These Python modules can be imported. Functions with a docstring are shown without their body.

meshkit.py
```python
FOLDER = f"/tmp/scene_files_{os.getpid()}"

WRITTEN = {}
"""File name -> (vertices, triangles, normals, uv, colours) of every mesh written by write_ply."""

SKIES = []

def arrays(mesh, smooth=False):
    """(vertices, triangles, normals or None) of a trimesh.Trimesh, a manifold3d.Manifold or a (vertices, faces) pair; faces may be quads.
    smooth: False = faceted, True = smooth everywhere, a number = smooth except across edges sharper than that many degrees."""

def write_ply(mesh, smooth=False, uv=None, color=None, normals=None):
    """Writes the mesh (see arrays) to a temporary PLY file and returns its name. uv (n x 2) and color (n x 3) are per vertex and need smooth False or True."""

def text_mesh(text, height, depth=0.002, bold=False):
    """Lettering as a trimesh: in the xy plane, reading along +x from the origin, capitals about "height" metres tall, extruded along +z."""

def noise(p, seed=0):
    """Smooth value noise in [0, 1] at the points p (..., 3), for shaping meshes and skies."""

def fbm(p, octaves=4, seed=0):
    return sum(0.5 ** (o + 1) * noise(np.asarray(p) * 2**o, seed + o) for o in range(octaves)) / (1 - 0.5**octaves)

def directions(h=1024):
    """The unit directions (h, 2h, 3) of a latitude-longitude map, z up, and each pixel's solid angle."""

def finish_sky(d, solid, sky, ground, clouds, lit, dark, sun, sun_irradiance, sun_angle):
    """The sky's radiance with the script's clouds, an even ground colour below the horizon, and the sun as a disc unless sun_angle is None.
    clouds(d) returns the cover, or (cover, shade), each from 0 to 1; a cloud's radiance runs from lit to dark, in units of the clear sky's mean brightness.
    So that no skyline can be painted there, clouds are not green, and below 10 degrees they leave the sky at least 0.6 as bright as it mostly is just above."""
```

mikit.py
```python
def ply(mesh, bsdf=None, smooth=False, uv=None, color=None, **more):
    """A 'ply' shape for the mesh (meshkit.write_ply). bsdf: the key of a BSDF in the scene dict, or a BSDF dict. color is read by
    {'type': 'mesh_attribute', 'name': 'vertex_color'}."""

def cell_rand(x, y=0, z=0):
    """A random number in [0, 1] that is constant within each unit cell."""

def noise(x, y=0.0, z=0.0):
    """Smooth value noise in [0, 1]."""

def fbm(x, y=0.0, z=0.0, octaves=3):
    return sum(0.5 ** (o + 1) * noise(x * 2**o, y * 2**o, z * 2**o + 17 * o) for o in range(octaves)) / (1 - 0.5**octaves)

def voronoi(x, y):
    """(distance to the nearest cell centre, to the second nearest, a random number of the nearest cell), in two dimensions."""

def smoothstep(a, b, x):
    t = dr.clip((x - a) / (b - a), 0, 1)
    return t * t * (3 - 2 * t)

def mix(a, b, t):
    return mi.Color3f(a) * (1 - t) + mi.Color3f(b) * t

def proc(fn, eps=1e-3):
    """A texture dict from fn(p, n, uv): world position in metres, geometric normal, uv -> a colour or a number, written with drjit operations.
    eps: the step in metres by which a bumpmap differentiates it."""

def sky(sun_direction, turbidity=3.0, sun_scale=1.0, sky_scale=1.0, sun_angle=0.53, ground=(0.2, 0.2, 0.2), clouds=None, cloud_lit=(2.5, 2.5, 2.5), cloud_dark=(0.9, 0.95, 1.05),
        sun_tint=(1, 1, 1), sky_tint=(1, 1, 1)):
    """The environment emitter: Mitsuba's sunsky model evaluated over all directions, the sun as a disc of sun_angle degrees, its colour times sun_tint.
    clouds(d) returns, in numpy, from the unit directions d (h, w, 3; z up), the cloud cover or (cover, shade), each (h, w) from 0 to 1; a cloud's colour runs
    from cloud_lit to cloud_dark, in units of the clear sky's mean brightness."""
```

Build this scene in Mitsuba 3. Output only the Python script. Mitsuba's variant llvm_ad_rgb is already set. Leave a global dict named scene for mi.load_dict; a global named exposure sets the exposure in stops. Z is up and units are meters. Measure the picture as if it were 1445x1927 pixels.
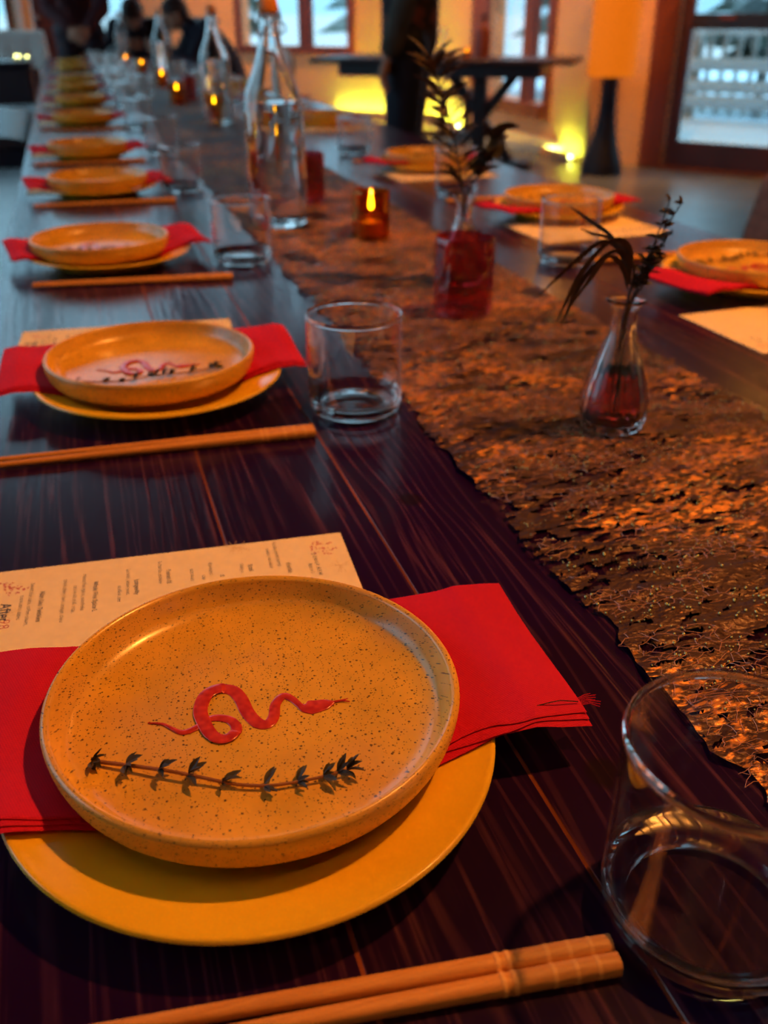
import math, random
import numpy as np, trimesh, manifold3d as m3, drjit as dr, mitsuba as mi, mikit, meshkit
from scipy.spatial import Voronoi
from mikit import proc, noise, fbm, voronoi, cell_rand, smoothstep, mix
T = mi.ScalarTransform4f
random.seed(7); rng = np.random.default_rng(11)
PI = math.pi
TZ = 0.75                       # height of the dining table's top

# ------------------------------------------------------------------ camera, sky, exposure
exposure = 0.0
PITCH, YAW = math.radians(28.26), math.radians(17.41)
eye = np.array([0, 0, TZ + 0.295])
fwd = np.array([math.sin(YAW) * math.cos(PITCH), math.cos(YAW) * math.cos(PITCH), -math.sin(PITCH)])
scene, labels = {}, {}
scene['camera'] = {'type': 'thinlens', 'fov': 2 * math.degrees(math.atan(722.5 / 1740)), 'fov_axis': 'x', 'aperture_radius': 0.0019, 'focus_distance': 0.43,
                   'near_clip': 0.02, 'to_world': T().look_at(origin=eye.tolist(), target=(eye + fwd).tolist(), up=[0, 0, 1])}
WARM = np.array([1.0, 0.345, 0.055])


def overcast(d):
    n = meshkit.fbm(d * 3.0, 3, seed=4)
    el = np.degrees(np.arcsin(np.clip(d[..., 2], -1, 1)))              # an overcast sky is brighter the higher one looks
    return np.ones(d.shape[:2]), np.clip(1.0 - np.clip((el - 2) / 26, 0, 1) + 0.35 * (n - 0.5), 0, 1)


scene['sky'] = mikit.sky((0.1, 0.7, 0.5), turbidity=4, sun_scale=0.0, sky_scale=9.5, sun_angle=None, ground=(0.55, 0.55, 0.55), clouds=overcast,
                         cloud_lit=(1.45, 2.5, 3.1), cloud_dark=(0.46, 1.12, 1.55), sky_tint=(0.5, 0.80, 1.05))
scene['sky']['sampling_weight'] = 12.0
BULB = 13.2                     # intensity of the pendants (red), W/sr
LED = 1000.0
WASH = 22.0
ORD_ = ['first', 'second', 'third', 'fourth', 'fifth']


# ------------------------------------------------------------------ helpers
def rgb(*c): return {'type': 'rgb', 'value': [float(x) for x in c]}


def P(base, rough=0.5, metallic=0.0, spec=0.5, **k):
    return {'type': 'twosided', 'bsdf': {'type': 'principled', 'base_color': base if isinstance(base, dict) else rgb(*base), 'roughness': rough, 'metallic': metallic, 'specular': spec, **k}}


def bumped(b, fn, scale, eps=1e-3):
    inner = b['bsdf']
    return {'type': 'twosided', 'bsdf': {'type': 'bumpmap', 'arbitrary': proc(fn, eps), 'scale': scale, 'bsdf': inner}}


def num(name):
    if name not in scene and not any(k.startswith(name + '__') for k in scene): return name
    i = 1
    while f'{name}_{i:03d}' in scene or any(k.startswith(f'{name}_{i:03d}__') for k in scene): i += 1
    return f'{name}_{i:03d}'


used = {}


def fresh(name):
    n = used.get(name, -1) + 1; used[name] = n
    return name if n == 0 else f'{name}_{n:03d}'


def tag(key, label=None, cat=None, group=None, kind=None):
    labels[key] = {k: v for k, v in (('label', label), ('category', cat), ('group', group), ('kind', kind)) if v}
    return key


def thing(name, label, cat, group=None, kind=None): return tag(fresh(name), label, cat, group, kind)


def put(key, d, tw=None):
    scene[key] = {**d, 'to_world': tw} if tw is not None else d
    return key


def part(root, name, d, tw=None, label=None, kind=None):
    key = fresh(root + '__' + name)
    put(key, d, tw)
    if label or kind: tag(key, label, None, None, kind)
    return key


def cat(ms):
    ms = [m for m in ms if m is not None]
    return trimesh.util.concatenate(ms)


def tm(v, f): return trimesh.Trimesh(np.asarray(v, float), np.asarray(f, int), process=False)


def lathe(prof, n=64, flute=0.0, nf=16, fl=None):
    """closed (r, z) loop revolved; a profile point with r=0 ends at the axis."""
    prof = np.asarray(prof, float); a = np.arange(n) * 2 * PI / n
    m = len(prof)
    r = prof[:, 0][:, None] * np.ones(n)
    if flute:
        w = (fl if fl is not None else np.ones(m))[:, None]
        r = r * (1 + flute * w * np.cos(nf * a)[None, :])
    v = np.stack([r * np.cos(a), r * np.sin(a), prof[:, 1][:, None] * np.ones(n)], -1).reshape(-1, 3)
    i, j = np.meshgrid(np.arange(m - 1), np.arange(n), indexing='ij')
    A, B, C, D = i * n + j, i * n + (j + 1) % n, (i + 1) * n + (j + 1) % n, (i + 1) * n + j
    f = np.vstack([np.stack([A, B, C], -1).reshape(-1, 3), np.stack([A, C, D], -1).reshape(-1, 3)])
    t = trimesh.Trimesh(v, f, process=False); t.merge_vertices(digits_vertex=7)
    t.update_faces(t.nondegenerate_faces()); t.remove_unreferenced_vertices()
    return t


def smoothprof(pts, n=6):
    """Catmull-Rom through the points of a profile"""
    p = np.asarray(pts, float); q = np.vstack([2 * p[0] - p[1], p, 2 * p[-1] - p[-2]]); out = []
    for k in range(1, len(q) - 2):
        for t in np.arange(n) / n:
            a, b, c, d = q[k - 1], q[k], q[k + 1], q[k + 2]
            out.append(0.5 * (2 * b + (c - a) * t + (2 * a - 5 * b + 4 * c - d) * t * t + (3 * b - a - 3 * c + d) * t ** 3))
    out.append(p[-1])
    o = np.array(out)
    if o.shape[1] == 2 and p[:, 0].min() >= 0: o[:, 0] = np.maximum(o[:, 0], 0)
    return o


def tube(path, rad, sides=8, cap=True):
    p = np.asarray(path, float); n = len(p); rad = np.broadcast_to(np.asarray(rad, float), (n,))
    t = np.gradient(p, axis=0); t /= np.linalg.norm(t, axis=1, keepdims=True) + 1e-12
    a = np.cross(t[0], [0, 0, 1.0] if abs(t[0][2]) < 0.9 else [1.0, 0, 0]); A = []
    for k in range(n):
        a = a - t[k] * (a @ t[k]); a /= np.linalg.norm(a) + 1e-12; A.append(a)
    A = np.array(A); B = np.cross(t, A); th = np.arange(sides) * 2 * PI / sides
    v = (p[:, None] + rad[:, None, None] * (np.cos(th)[None, :, None] * A[:, None] + np.sin(th)[None, :, None] * B[:, None])).reshape(-1, 3)
    i, j = np.meshgrid(np.arange(n - 1), np.arange(sides), indexing='ij')
    a0, b0, c0, d0 = i * sides + j, i * sides + (j + 1) % sides, (i + 1) * sides + (j + 1) % sides, (i + 1) * sides + j
    f = [np.stack([a0, b0, c0], -1).reshape(-1, 3), np.stack([a0, c0, d0], -1).reshape(-1, 3)]
    if cap:
        v = np.vstack([v, p[0], p[-1]]); k = np.arange(sides)
        f += [np.stack([np.full(sides, n * sides), (k + 1) % sides, k], -1), np.stack([np.full(sides, n * sides + 1), (n - 1) * sides + k, (n - 1) * sides + (k + 1) % sides], -1)]
    return tm(v, np.vstack(f))


def box(x0, x1, y0, y1, z0, z1, b=0.0):
    """box with chamfered edges"""
    if b <= 0:
        t = trimesh.creation.box(extents=[x1 - x0, y1 - y0, z1 - z0]); t.apply_translation([(x0 + x1) / 2, (y0 + y1) / 2, (z0 + z1) / 2]); return t
    pts = []
    for sx in (0, 1):
        for sy in (0, 1):
            for sz in (0, 1):
                c = np.array([(x0, x1)[sx], (y0, y1)[sy], (z0, z1)[sz]]); d = np.array([1 - 2 * sx, 1 - 2 * sy, 1 - 2 * sz]) * b
                for k in range(3):
                    e = d.copy(); e[k] = 0; pts.append(c + e)
    return trimesh.convex.convex_hull(np.array(pts))


def move(m, x=0, y=0, z=0, rz=0, s=1.0):
    m = m.copy(); c, n = math.cos(rz), math.sin(rz)
    m.vertices = (m.vertices * s) @ np.array([[c, n, 0], [-n, c, 0], [0, 0, 1]]) + [x, y, z]
    return m


def at(x, y, z=0, deg=0): return T().translate([float(x), float(y), float(z)]).rotate([0, 0, 1], float(deg))


def frame_tw(p, d):
    """local x along d (xy), y to the left of it, z up, origin p"""
    return T().translate([p[0], p[1], 0]).rotate([0, 0, 1], math.degrees(math.atan2(d[1], d[0])))


def leaf_mesh(L, w, fold=0.25, droop=0.2, n=8):
    s = np.linspace(0, 1, n); prof = w * np.sin(PI * np.clip(s, 0.02, 0.98)) ** 0.8
    v, th = [], 0.0004 * min(1, L / 0.02)
    for a, q in zip(s, prof):
        z = -droop * L * a * a
        for (yy, zz) in ((-q / 2, fold * q / 2), (0, 0), (q / 2, fold * q / 2), (0, -th - 0.15 * q * fold)):
            v.append([a * L, yy, z + zz])
    f = []
    for i in range(n - 1):
        for j in range(4):
            a, b = i * 4 + j, i * 4 + (j + 1) % 4
            f += [[a, b, b + 4], [a, b + 4, a + 4]]
    return tm(v, f)


def orient(m, p, d, roll=0.0):
    """moves a mesh that lies along +x so that it starts at p and runs along d"""
    d = np.asarray(d, float); d = d / np.linalg.norm(d)
    up = np.array([0, 0, 1.0]) if abs(d[2]) < 0.95 else np.array([1.0, 0, 0])
    y = np.cross(up, d); y /= np.linalg.norm(y); z = np.cross(d, y)
    c, s = math.cos(roll), math.sin(roll); y, z = y * c + z * s, z * c - y * s
    m = m.copy(); m.vertices = m.vertices @ np.array([d, y, z]) + np.asarray(p); return m


# ------------------------------------------------------------------ materials
def mat(name, b): scene['mat_' + name] = b; return 'mat_' + name


KNOTS = [(0.187, 0.536), (0.184, 0.262), (0.09, 1.32), (0.5, 1.9), (0.75, 0.62), (-0.03, 0.93)]


def grain(p):
    plank = dr.select(p.x < 0.0555, 1.0, dr.select(p.x < 0.1525, 2.0, dr.select(p.x < 0.385, 3.0, dr.select(p.x < 0.607, 4.0, 5.0))))
    off = plank * 7.31
    x, y = p.x, p.y
    for kx, ky in KNOTS:
        dx, dy = x - kx, (y - ky) * 0.45
        r2 = dx * dx + dy * dy
        x = x + 0.55 * dx * dr.exp(-r2 / 0.00045)
    warp = fbm(x * 9 + off, y * 1.1 + off, octaves=3)
    rings = dr.sin((x * 62 + warp * 7.5) * 2 * PI / 0.75)
    fine = 0.62 * noise(x * 520 + off, y * 13) + 0.38 * noise(x * 1150 + off, y * 45)
    fine2 = noise(x * 300 + off * 2, y * 9 + 3)
    return rings, fine, fine2, fbm(p.x * 6 + off, p.y * 2, octaves=3)


def knot(p):
    k = mi.Float(0)
    for kx, ky in KNOTS:
        r = dr.sqrt(dr.square(p.x - kx) + dr.square((p.y - ky) * 0.8))
        k = dr.maximum(k, 1 - smoothstep(0.005, 0.010, r))
    return k


def wood_color(p, n, uv):
    rings, fine, fine2, blot = grain(p)
    t = 0.45 * smoothstep(0.62, 1.0, rings) * (0.25 + 0.75 * fine) + 0.60 * smoothstep(0.50, 0.90, fine) * smoothstep(0.22, 0.70, fine2)
    c = mix(mi.Color3f(0.0135, 0.0018, 0.034), mi.Color3f(0.098, 0.030, 0.060), dr.clip(t, 0, 1))
    c = c * (0.65 + 0.8 * blot)
    c = mix(c, mi.Color3f(0.012, 0.004, 0.01), 0.85 * knot(p))
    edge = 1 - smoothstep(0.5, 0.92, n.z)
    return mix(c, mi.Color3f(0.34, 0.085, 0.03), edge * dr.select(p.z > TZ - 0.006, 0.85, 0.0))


def wood_bump(p, n, uv):
    rings, fine, fine2, blot = grain(p)
    return 0.55 * smoothstep(0.6, 0.95, fine) + 0.35 * fine2 + 0.3 * smoothstep(0, 1, rings)


mat('raw_edge', P(proc(lambda p, n, uv: mi.Color3f(0.26, 0.065, 0.03) * (0.35 + 0.9 * noise(p.y * 30, p.x * 5))), 0.9, spec=0.1))
mat('plank', bumped(P(proc(wood_color), 0.20, spec=0.4), wood_bump, 0.00016, 4e-4))


def dark_wood(p, n, uv): return mix(mi.Color3f(0.018, 0.006, 0.010), mi.Color3f(0.05, 0.014, 0.018), noise(p.x * 70 + p.z * 3, p.y * 5, p.z * 60))


mat('dark_wood', P(proc(dark_wood), 0.4))


def frame_wood(p, n, uv): return mix(mi.Color3f(0.10, 0.018, 0.012), mi.Color3f(0.19, 0.04, 0.018), noise(p.x * 40 + p.y * 40, p.z * 4, 3.0))


mat('frame_wood', P(proc(frame_wood), 0.42))
mat('door_wood', P(proc(lambda p, n, uv: mix(mi.Color3f(0.035, 0.007, 0.009), mi.Color3f(0.07, 0.013, 0.012), noise(p.x * 40 + p.y * 40, p.z * 4, 9.0))), 0.42))


def speckle(p, n, uv):
    s = mi.Color3f(1.0)
    q = p.y + p.z * 1.5
    c = mi.Color3f(0.70, 0.375, 0.05) * (0.82 + 0.36 * fbm(p.x * 45, q * 45, 2.0))
    c = mix(c, mi.Color3f(0.62, 0.32, 0.12), 0.5 * smoothstep(0.45, 0.75, fbm(p.x * 25 + 9, q * 25, 5.0)))
    for k, (sc, lo, hi, thr) in enumerate(((300.0, 0.08, 0.17, 0.72), (140.0, 0.05, 0.10, 0.66), (650.0, 0.10, 0.20, 0.62))):
        a, b, w = voronoi(p.x * sc + 11 * k, q * sc + 5 * k)
        c = mix(c, mi.Color3f(0.05, 0.02, 0.012), (1 - smoothstep(lo, hi, a)) * dr.select(w > thr, 0.9, 0.0))
    return c


mat('stoneware', P(proc(speckle), 0.26, spec=0.6, clearcoat=0.7, clearcoat_gloss=0.9))
mat('dinnerware', P(proc(lambda p, n, uv: mi.Color3f(0.86, 0.50, 0.02) * (0.93 + 0.1 * fbm(p.x * 30, p.y * 30))), 0.18, spec=0.5, clearcoat=0.9, clearcoat_gloss=0.97))
mat('snake_glaze', P(proc(lambda p, n, uv: mix(mi.Color3f(0.42, 0.02, 0.03), mi.Color3f(0.62, 0.05, 0.05), noise(p.x * 500, p.y * 500))), 0.2))


def weave(p, n, uv): return 0.5 + 0.25 * dr.sin((p.x + p.y * 0.35) * 2 * PI / 0.0011) + 0.25 * dr.sin((p.y - p.x * 0.2) * 2 * PI / 0.0011)


mat('napkin', bumped(P(proc(lambda p, n, uv: mix(mi.Color3f(0.46, 0.002, 0.030), mi.Color3f(0.66, 0.006, 0.05), weave(p, n, uv) * 0.75 + 0.25 * fbm(p.x * 50, p.y * 50))), 0.8, spec=0.25, sheen=0.1), weave, 0.00012, 2e-4))
mat('paper', P(proc(lambda p, n, uv: mi.Color3f(0.93, 0.74, 0.46) * (0.96 + 0.06 * noise(p.x * 300, p.y * 300))), 0.7, spec=0.25))
mat('ink', P((0.045, 0.03, 0.06), 0.6, spec=0.2))
mat('red_ink', P((0.55, 0.12, 0.10), 0.6, spec=0.2))
mat('gold_ink', P((0.72, 0.50, 0.22), 0.6, spec=0.2))
mat('chopstick', P(proc(lambda p, n, uv: mix(mi.Color3f(0.55, 0.20, 0.05), mi.Color3f(0.80, 0.36, 0.10), fbm(p.x * 25, p.y * 900, p.z * 900))), 0.42, spec=0.4))
mat('chopstick_ring', P((0.80, 0.40, 0.13), 0.5))
mat('glass', {'type': 'dielectric', 'int_ior': 1.5})
mat('thin_glass', {'type': 'thindielectric', 'int_ior': 1.45})
mat('water', {'type': 'dielectric', 'int_ior': 1.33})
mat('red_water', {'type': 'dielectric', 'int_ior': 1.33, 'specular_transmittance': rgb(1.0, 0.36, 0.42)})
mat('red_glass', {'type': 'thindielectric', 'int_ior': 1.5, 'specular_transmittance': rgb(0.80, 0.30, 0.34)})
mat('pane', {'type': 'thindielectric', 'int_ior': 1.5})
mat('leaf', P(proc(lambda p, n, uv: mix(mi.Color3f(0.022, 0.020, 0.022), mi.Color3f(0.06, 0.045, 0.03), fbm(p.x * 200, p.y * 200, p.z * 200))), 0.55))
mat('lance_leaf', P(proc(lambda p, n, uv: mix(mi.Color3f(0.02, 0.017, 0.025), mi.Color3f(0.11, 0.06, 0.02), fbm(p.x * 70, p.y * 70, p.z * 90))), 0.5))
mat('stem', P((0.24, 0.09, 0.05), 0.6))
mat('dark_stem', P((0.05, 0.03, 0.02), 0.6))
mat('gold_metal', {'type': 'twosided', 'bsdf': {'type': 'roughconductor', 'material': 'Au', 'alpha': 0.16}})
mat('bead', {'type': 'roughconductor', 'material': 'Au', 'alpha': 0.20})
mat('gold_votive', {'type': 'thindielectric', 'int_ior': 1.9, 'specular_transmittance': rgb(0.86, 0.42, 0.10), 'specular_reflectance': rgb(1.0, 0.62, 0.2)})
mat('lamp_shade', P((0.30, 0.10, 0.02), 0.8, spec=0.1))
mat('wax', P((0.85, 0.7, 0.45), 0.5))
mat('stopper', P((0.75, 0.25, 0.05), 0.5))
mat('steel', {'type': 'roughconductor', 'material': 'Cr', 'alpha': 0.15})
mat('black', P((0.006, 0.006, 0.018), 0.55, spec=0.3))
mat('black_wood', P((0.012, 0.008, 0.016), 0.38))


def wall_color(p, n, uv):                                           # plaster, with dark boarding above head height
    c = mi.Color3f(0.80, 0.46, 0.25) * (0.95 + 0.08 * fbm(p.x * 5, p.y * 5, p.z * 5))
    return dr.select(p.z > 2.62, mi.Color3f(0.035, 0.016, 0.013), c)


mat('wall', P(proc(wall_color), 0.85, spec=0.2))
mat('ceiling', P((0.035, 0.02, 0.018), 0.8, spec=0.2))


def concrete(p, n, uv):
    j = dr.minimum(dr.abs(p.x * 0.5 - dr.floor(p.x * 0.5) - 0.5), dr.abs(p.y * 0.5 - dr.floor(p.y * 0.5) - 0.5))
    c = mix(mi.Color3f(0.085, 0.105, 0.13), mi.Color3f(0.155, 0.18, 0.21), fbm(p.x * 3, p.y * 3, octaves=4))
    return c


mat('floor', P(proc(concrete), 0.22, spec=0.9))
mat('snow', P((0.52, 0.68, 0.78), 0.8, spec=0.2))
mat('white_paint', P((0.72, 0.74, 0.76), 0.6))
mat('deck_wood', P(proc(lambda p, n, uv: mix(mi.Color3f(0.24, 0.25, 0.24), mi.Color3f(0.40, 0.42, 0.42), noise(p.x * 20, p.y * 20, p.z * 40))), 0.8))
mat('bark', P(proc(lambda p, n, uv: mix(mi.Color3f(0.10, 0.11, 0.10), mi.Color3f(0.26, 0.28, 0.26), fbm(p.x * 4, p.y * 4, p.z * 1.5))), 0.9))
mat('conifer', P(proc(lambda p, n, uv: mix(mi.Color3f(0.07, 0.10, 0.08), mi.Color3f(0.6, 0.66, 0.68), smoothstep(0.45, 0.8, fbm(p.x * 3, p.y * 3, p.z * 3)))), 0.9))
mat('pale_paint', P((0.50, 0.56, 0.60), 0.3, spec=0.7))
mat('white_cloth', P((0.75, 0.70, 0.66), 0.85, spec=0.2))
mat('brown_fabric', P(proc(lambda p, n, uv: mix(mi.Color3f(0.10, 0.035, 0.025), mi.Color3f(0.30, 0.12, 0.08), fbm(p.x * 90, p.y * 90, p.z * 90, octaves=4))), 0.9, sheen=0.6))
mat('skin', P((0.42, 0.20, 0.13), 0.55))
mat('eye', P((0.5, 0.45, 0.42), 0.3))
mat('hair', P((0.02, 0.008, 0.008), 0.6))
mat('shirt', P(proc(lambda p, n, uv: mix(mi.Color3f(0.018, 0.008, 0.012), mi.Color3f(0.16, 0.035, 0.02), smoothstep(0.52, 0.62, fbm(p.x * 9, p.y * 9, p.z * 9)))), 0.85))
mat('sleeve', P(proc(lambda p, n, uv: mix(mi.Color3f(0.02, 0.016, 0.012), mi.Color3f(0.08, 0.06, 0.045), fbm(p.x * 14, p.y * 14, p.z * 14))), 0.85))
mat('maroon', P((0.045, 0.008, 0.014), 0.85))


def cloth_color(p, n, uv):
    a = fbm(p.x * 170 + p.y * 75, p.y * 420 - p.x * 90, 1.0, octaves=4)
    b = fbm(p.x * 16, p.y * 22, 4.0)
    t = smoothstep(0.545, 0.69, a * 0.55 + b * 0.45)
    return mix(mi.Color3f(0.050, 0.016, 0.022), mi.Color3f(0.74, 0.29, 0.075), t)


mat('runner', bumped(P(proc(cloth_color), 0.48, metallic=0.65, spec=0.6, clearcoat=1.0, clearcoat_gloss=0.5), lambda p, n, uv: fbm(p.x * 260 + p.y * 90, p.y * 420, 1.0), 0.0011, 4e-4))
mat('thread', P((0.85, 0.42, 0.34), 0.45, metallic=0.3))


def emit(*c, w=1.0): return {'type': 'area', 'radiance': rgb(*c), 'sampling_weight': float(w)}


# ------------------------------------------------------------------ the room
def wall_mesh(L, H, holes, th=0.16):
    """wall along local +x from 0 to L, its inner face at y = 0, thickness towards +y; holes (s0, s1, z0, z1)"""
    xs = sorted({0.0, L, *[h[0] for h in holes], *[h[1] for h in holes]}); zs = sorted({0.0, H, *[h[2] for h in holes], *[h[3] for h in holes]}); ms = []
    for a, b in zip(xs, xs[1:]):
        run = None
        for c, d in zip(zs, zs[1:]):
            solid = not any(h[0] - 1e-6 <= a and b <= h[1] + 1e-6 and h[2] - 1e-6 <= c and d <= h[3] + 1e-6 for h in holes)
            if solid: run = [run[0], d] if run else [c, d]
            if (not solid or d == zs[-1]) and run: ms.append(box(a, b, 0, th, run[0], run[1])); run = None
    return cat(ms)


H = 6.5
corner = dict(p0=(-4, -3), p1=(-4, 14.2), p2=(1.09, 14.2), p3=(3.92, 10.64), p4=(3.92, 7.1), p5=(6.92, 3.1), p6=(6.92, -3))


def wall(name, a, b, holes=()):
    """a to b so that the room is on the right-hand side"""
    d = np.array(b, float) - np.array(a, float); L = float(np.linalg.norm(d)); d /= L
    tw = frame_tw(a, d)
    put(name, mikit.ply(wall_mesh(L, H, list(holes)), 'mat_wall'), tw); tag(name, kind='structure')
    return tw, L


def window(name, tw, s0, s1, z0, z1, bars=(), rails=(), fw=0.07, m='mat_frame_wood', barw=0.05):
    """frame, sash bars, one pane per opening"""
    tag(name, kind='structure')
    fr = [box(s0 - fw, s0, -0.03, 0.10, z0 - fw, z1 + fw, .006), box(s1, s1 + fw, -0.03, 0.10, z0 - fw, z1 + fw, .006),
          box(s0, s1, -0.03, 0.10, z1, z1 + fw, .006), box(s0 - 0.02, s1 + 0.02, -0.06, 0.10, z0 - fw, z0, .006)]
    part(name, 'frame', mikit.ply(cat(fr), m), tw)
    for b in bars: part(name, 'mullion', mikit.ply(box(b - barw / 2, b + barw / 2, 0.0, 0.09, z0, z1, .004), m), tw)
    for r in rails: part(name, 'rail', mikit.ply(box(s0, s1, 0.01, 0.08, r - 0.03, r + 0.03, .004), m), tw)
    xs = [s0, *bars, s1]
    for a, b in zip(xs, xs[1:]):
        part(name, 'pane', mikit.ply(tm([[a, .05, z0], [b, .05, z0], [b, .05, z1], [a, .05, z1]], [[0, 1, 2], [0, 2, 3]]), 'mat_pane'), tw)


fl = box(-4.3, 8.2, -3.3, 14.5, -0.12, 0)
put('floor', mikit.ply(fl, 'mat_floor')); tag('floor', kind='structure')
put('ceiling', mikit.ply(box(-4.3, 8.2, -3.3, 14.5, H, H + 0.12), 'mat_ceiling')); tag('ceiling', kind='structure')
lw = [(s, s + 2.3, 0.55, 4.2) for s in (4.0, 7.0, 10.0, 13.2)]
tw, L = wall('wall_left', corner['p0'], corner['p1'], lw)
for i, h in enumerate(lw): window(f'window_{i + 4}', tw, *h, bars=[(h[0] + h[1]) / 2])
fw_ = [(1.0, 3.40, 0.88, 2.55), (4.40, 5.0, 0.80, 2.55), (1.0, 3.05, 2.75, 6.2), (3.35, 4.98, 2.75, 6.2), (3.72, 4.26, 0.0, 2.2)]
tw, L = wall('wall_far', corner['p1'], corner['p2'], fw_)
for i, h in enumerate(fw_[:4]): window(f'window_{(3, 2, 8, 9)[i]}', tw, *h, bars=[(h[0] + h[1]) / 2] if i > 1 else [])
part('window_3', 'trim', mikit.ply(box(3.52, 3.62, -.05, 0, 0.0, 2.6, .01), 'mat_white_cloth'), tw)
tag('door_2', kind='structure')
part('door_2', 'leaf', mikit.ply(cat([box(3.725, 4.255, .02, .07, 0.01, 2.19, .004), box(3.80, 4.18, .005, .02, .2, 1.0, .004), box(3.80, 4.18, .005, .02, 1.15, 2.05, .004)]), 'mat_door_wood'), tw)
part('door_2', 'knob', mikit.ply(move(trimesh.creation.icosphere(2, .03), 3.78, -.03, 1.02), 'mat_steel', True), tw)
# the wall with the double window, its length measured from the far end
Lw = math.hypot(2.83, 3.56)
tw1, L = wall('wall_middle', corner['p2'], corner['p3'], [(Lw - 2.80, Lw - 1.17, 0.72, 2.3), (.5, 2.2, 2.75, 4.0), (2.4, 4.1, 2.75, 4.0)])
window('window_11', tw1, .5, 2.2, 2.75, 4.0)
window('window_12', tw1, 2.4, 4.1, 2.75, 4.0)
window('window_1', tw1, Lw - 2.80, Lw - 1.17, 0.72, 2.3, bars=[Lw - 1.82], barw=0.17, fw=0.08)
twr, L = wall('wall_right', corner['p3'], corner['p4'], [(1.50, 2.76, 0.36, 2.4)])
window('window_10', twr, 1.50, 2.76, 0.36, 2.4, bars=[2.32], barw=0.16, fw=0.11)
part('window_10', 'side_panel', mikit.ply(box(1.08, 1.385, -.02, 0.02, 0.25, 2.5, .008), 'mat_frame_wood'), twr)
twd, L = wall('wall_door', corner['p4'], corner['p5'], [(0.64, 1.56, 0.0, 2.12)])
twb, L = wall('wall_side', corner['p5'], corner['p6'], [])
twb, L = wall('wall_back', corner['p6'], corner['p0'])
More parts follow.
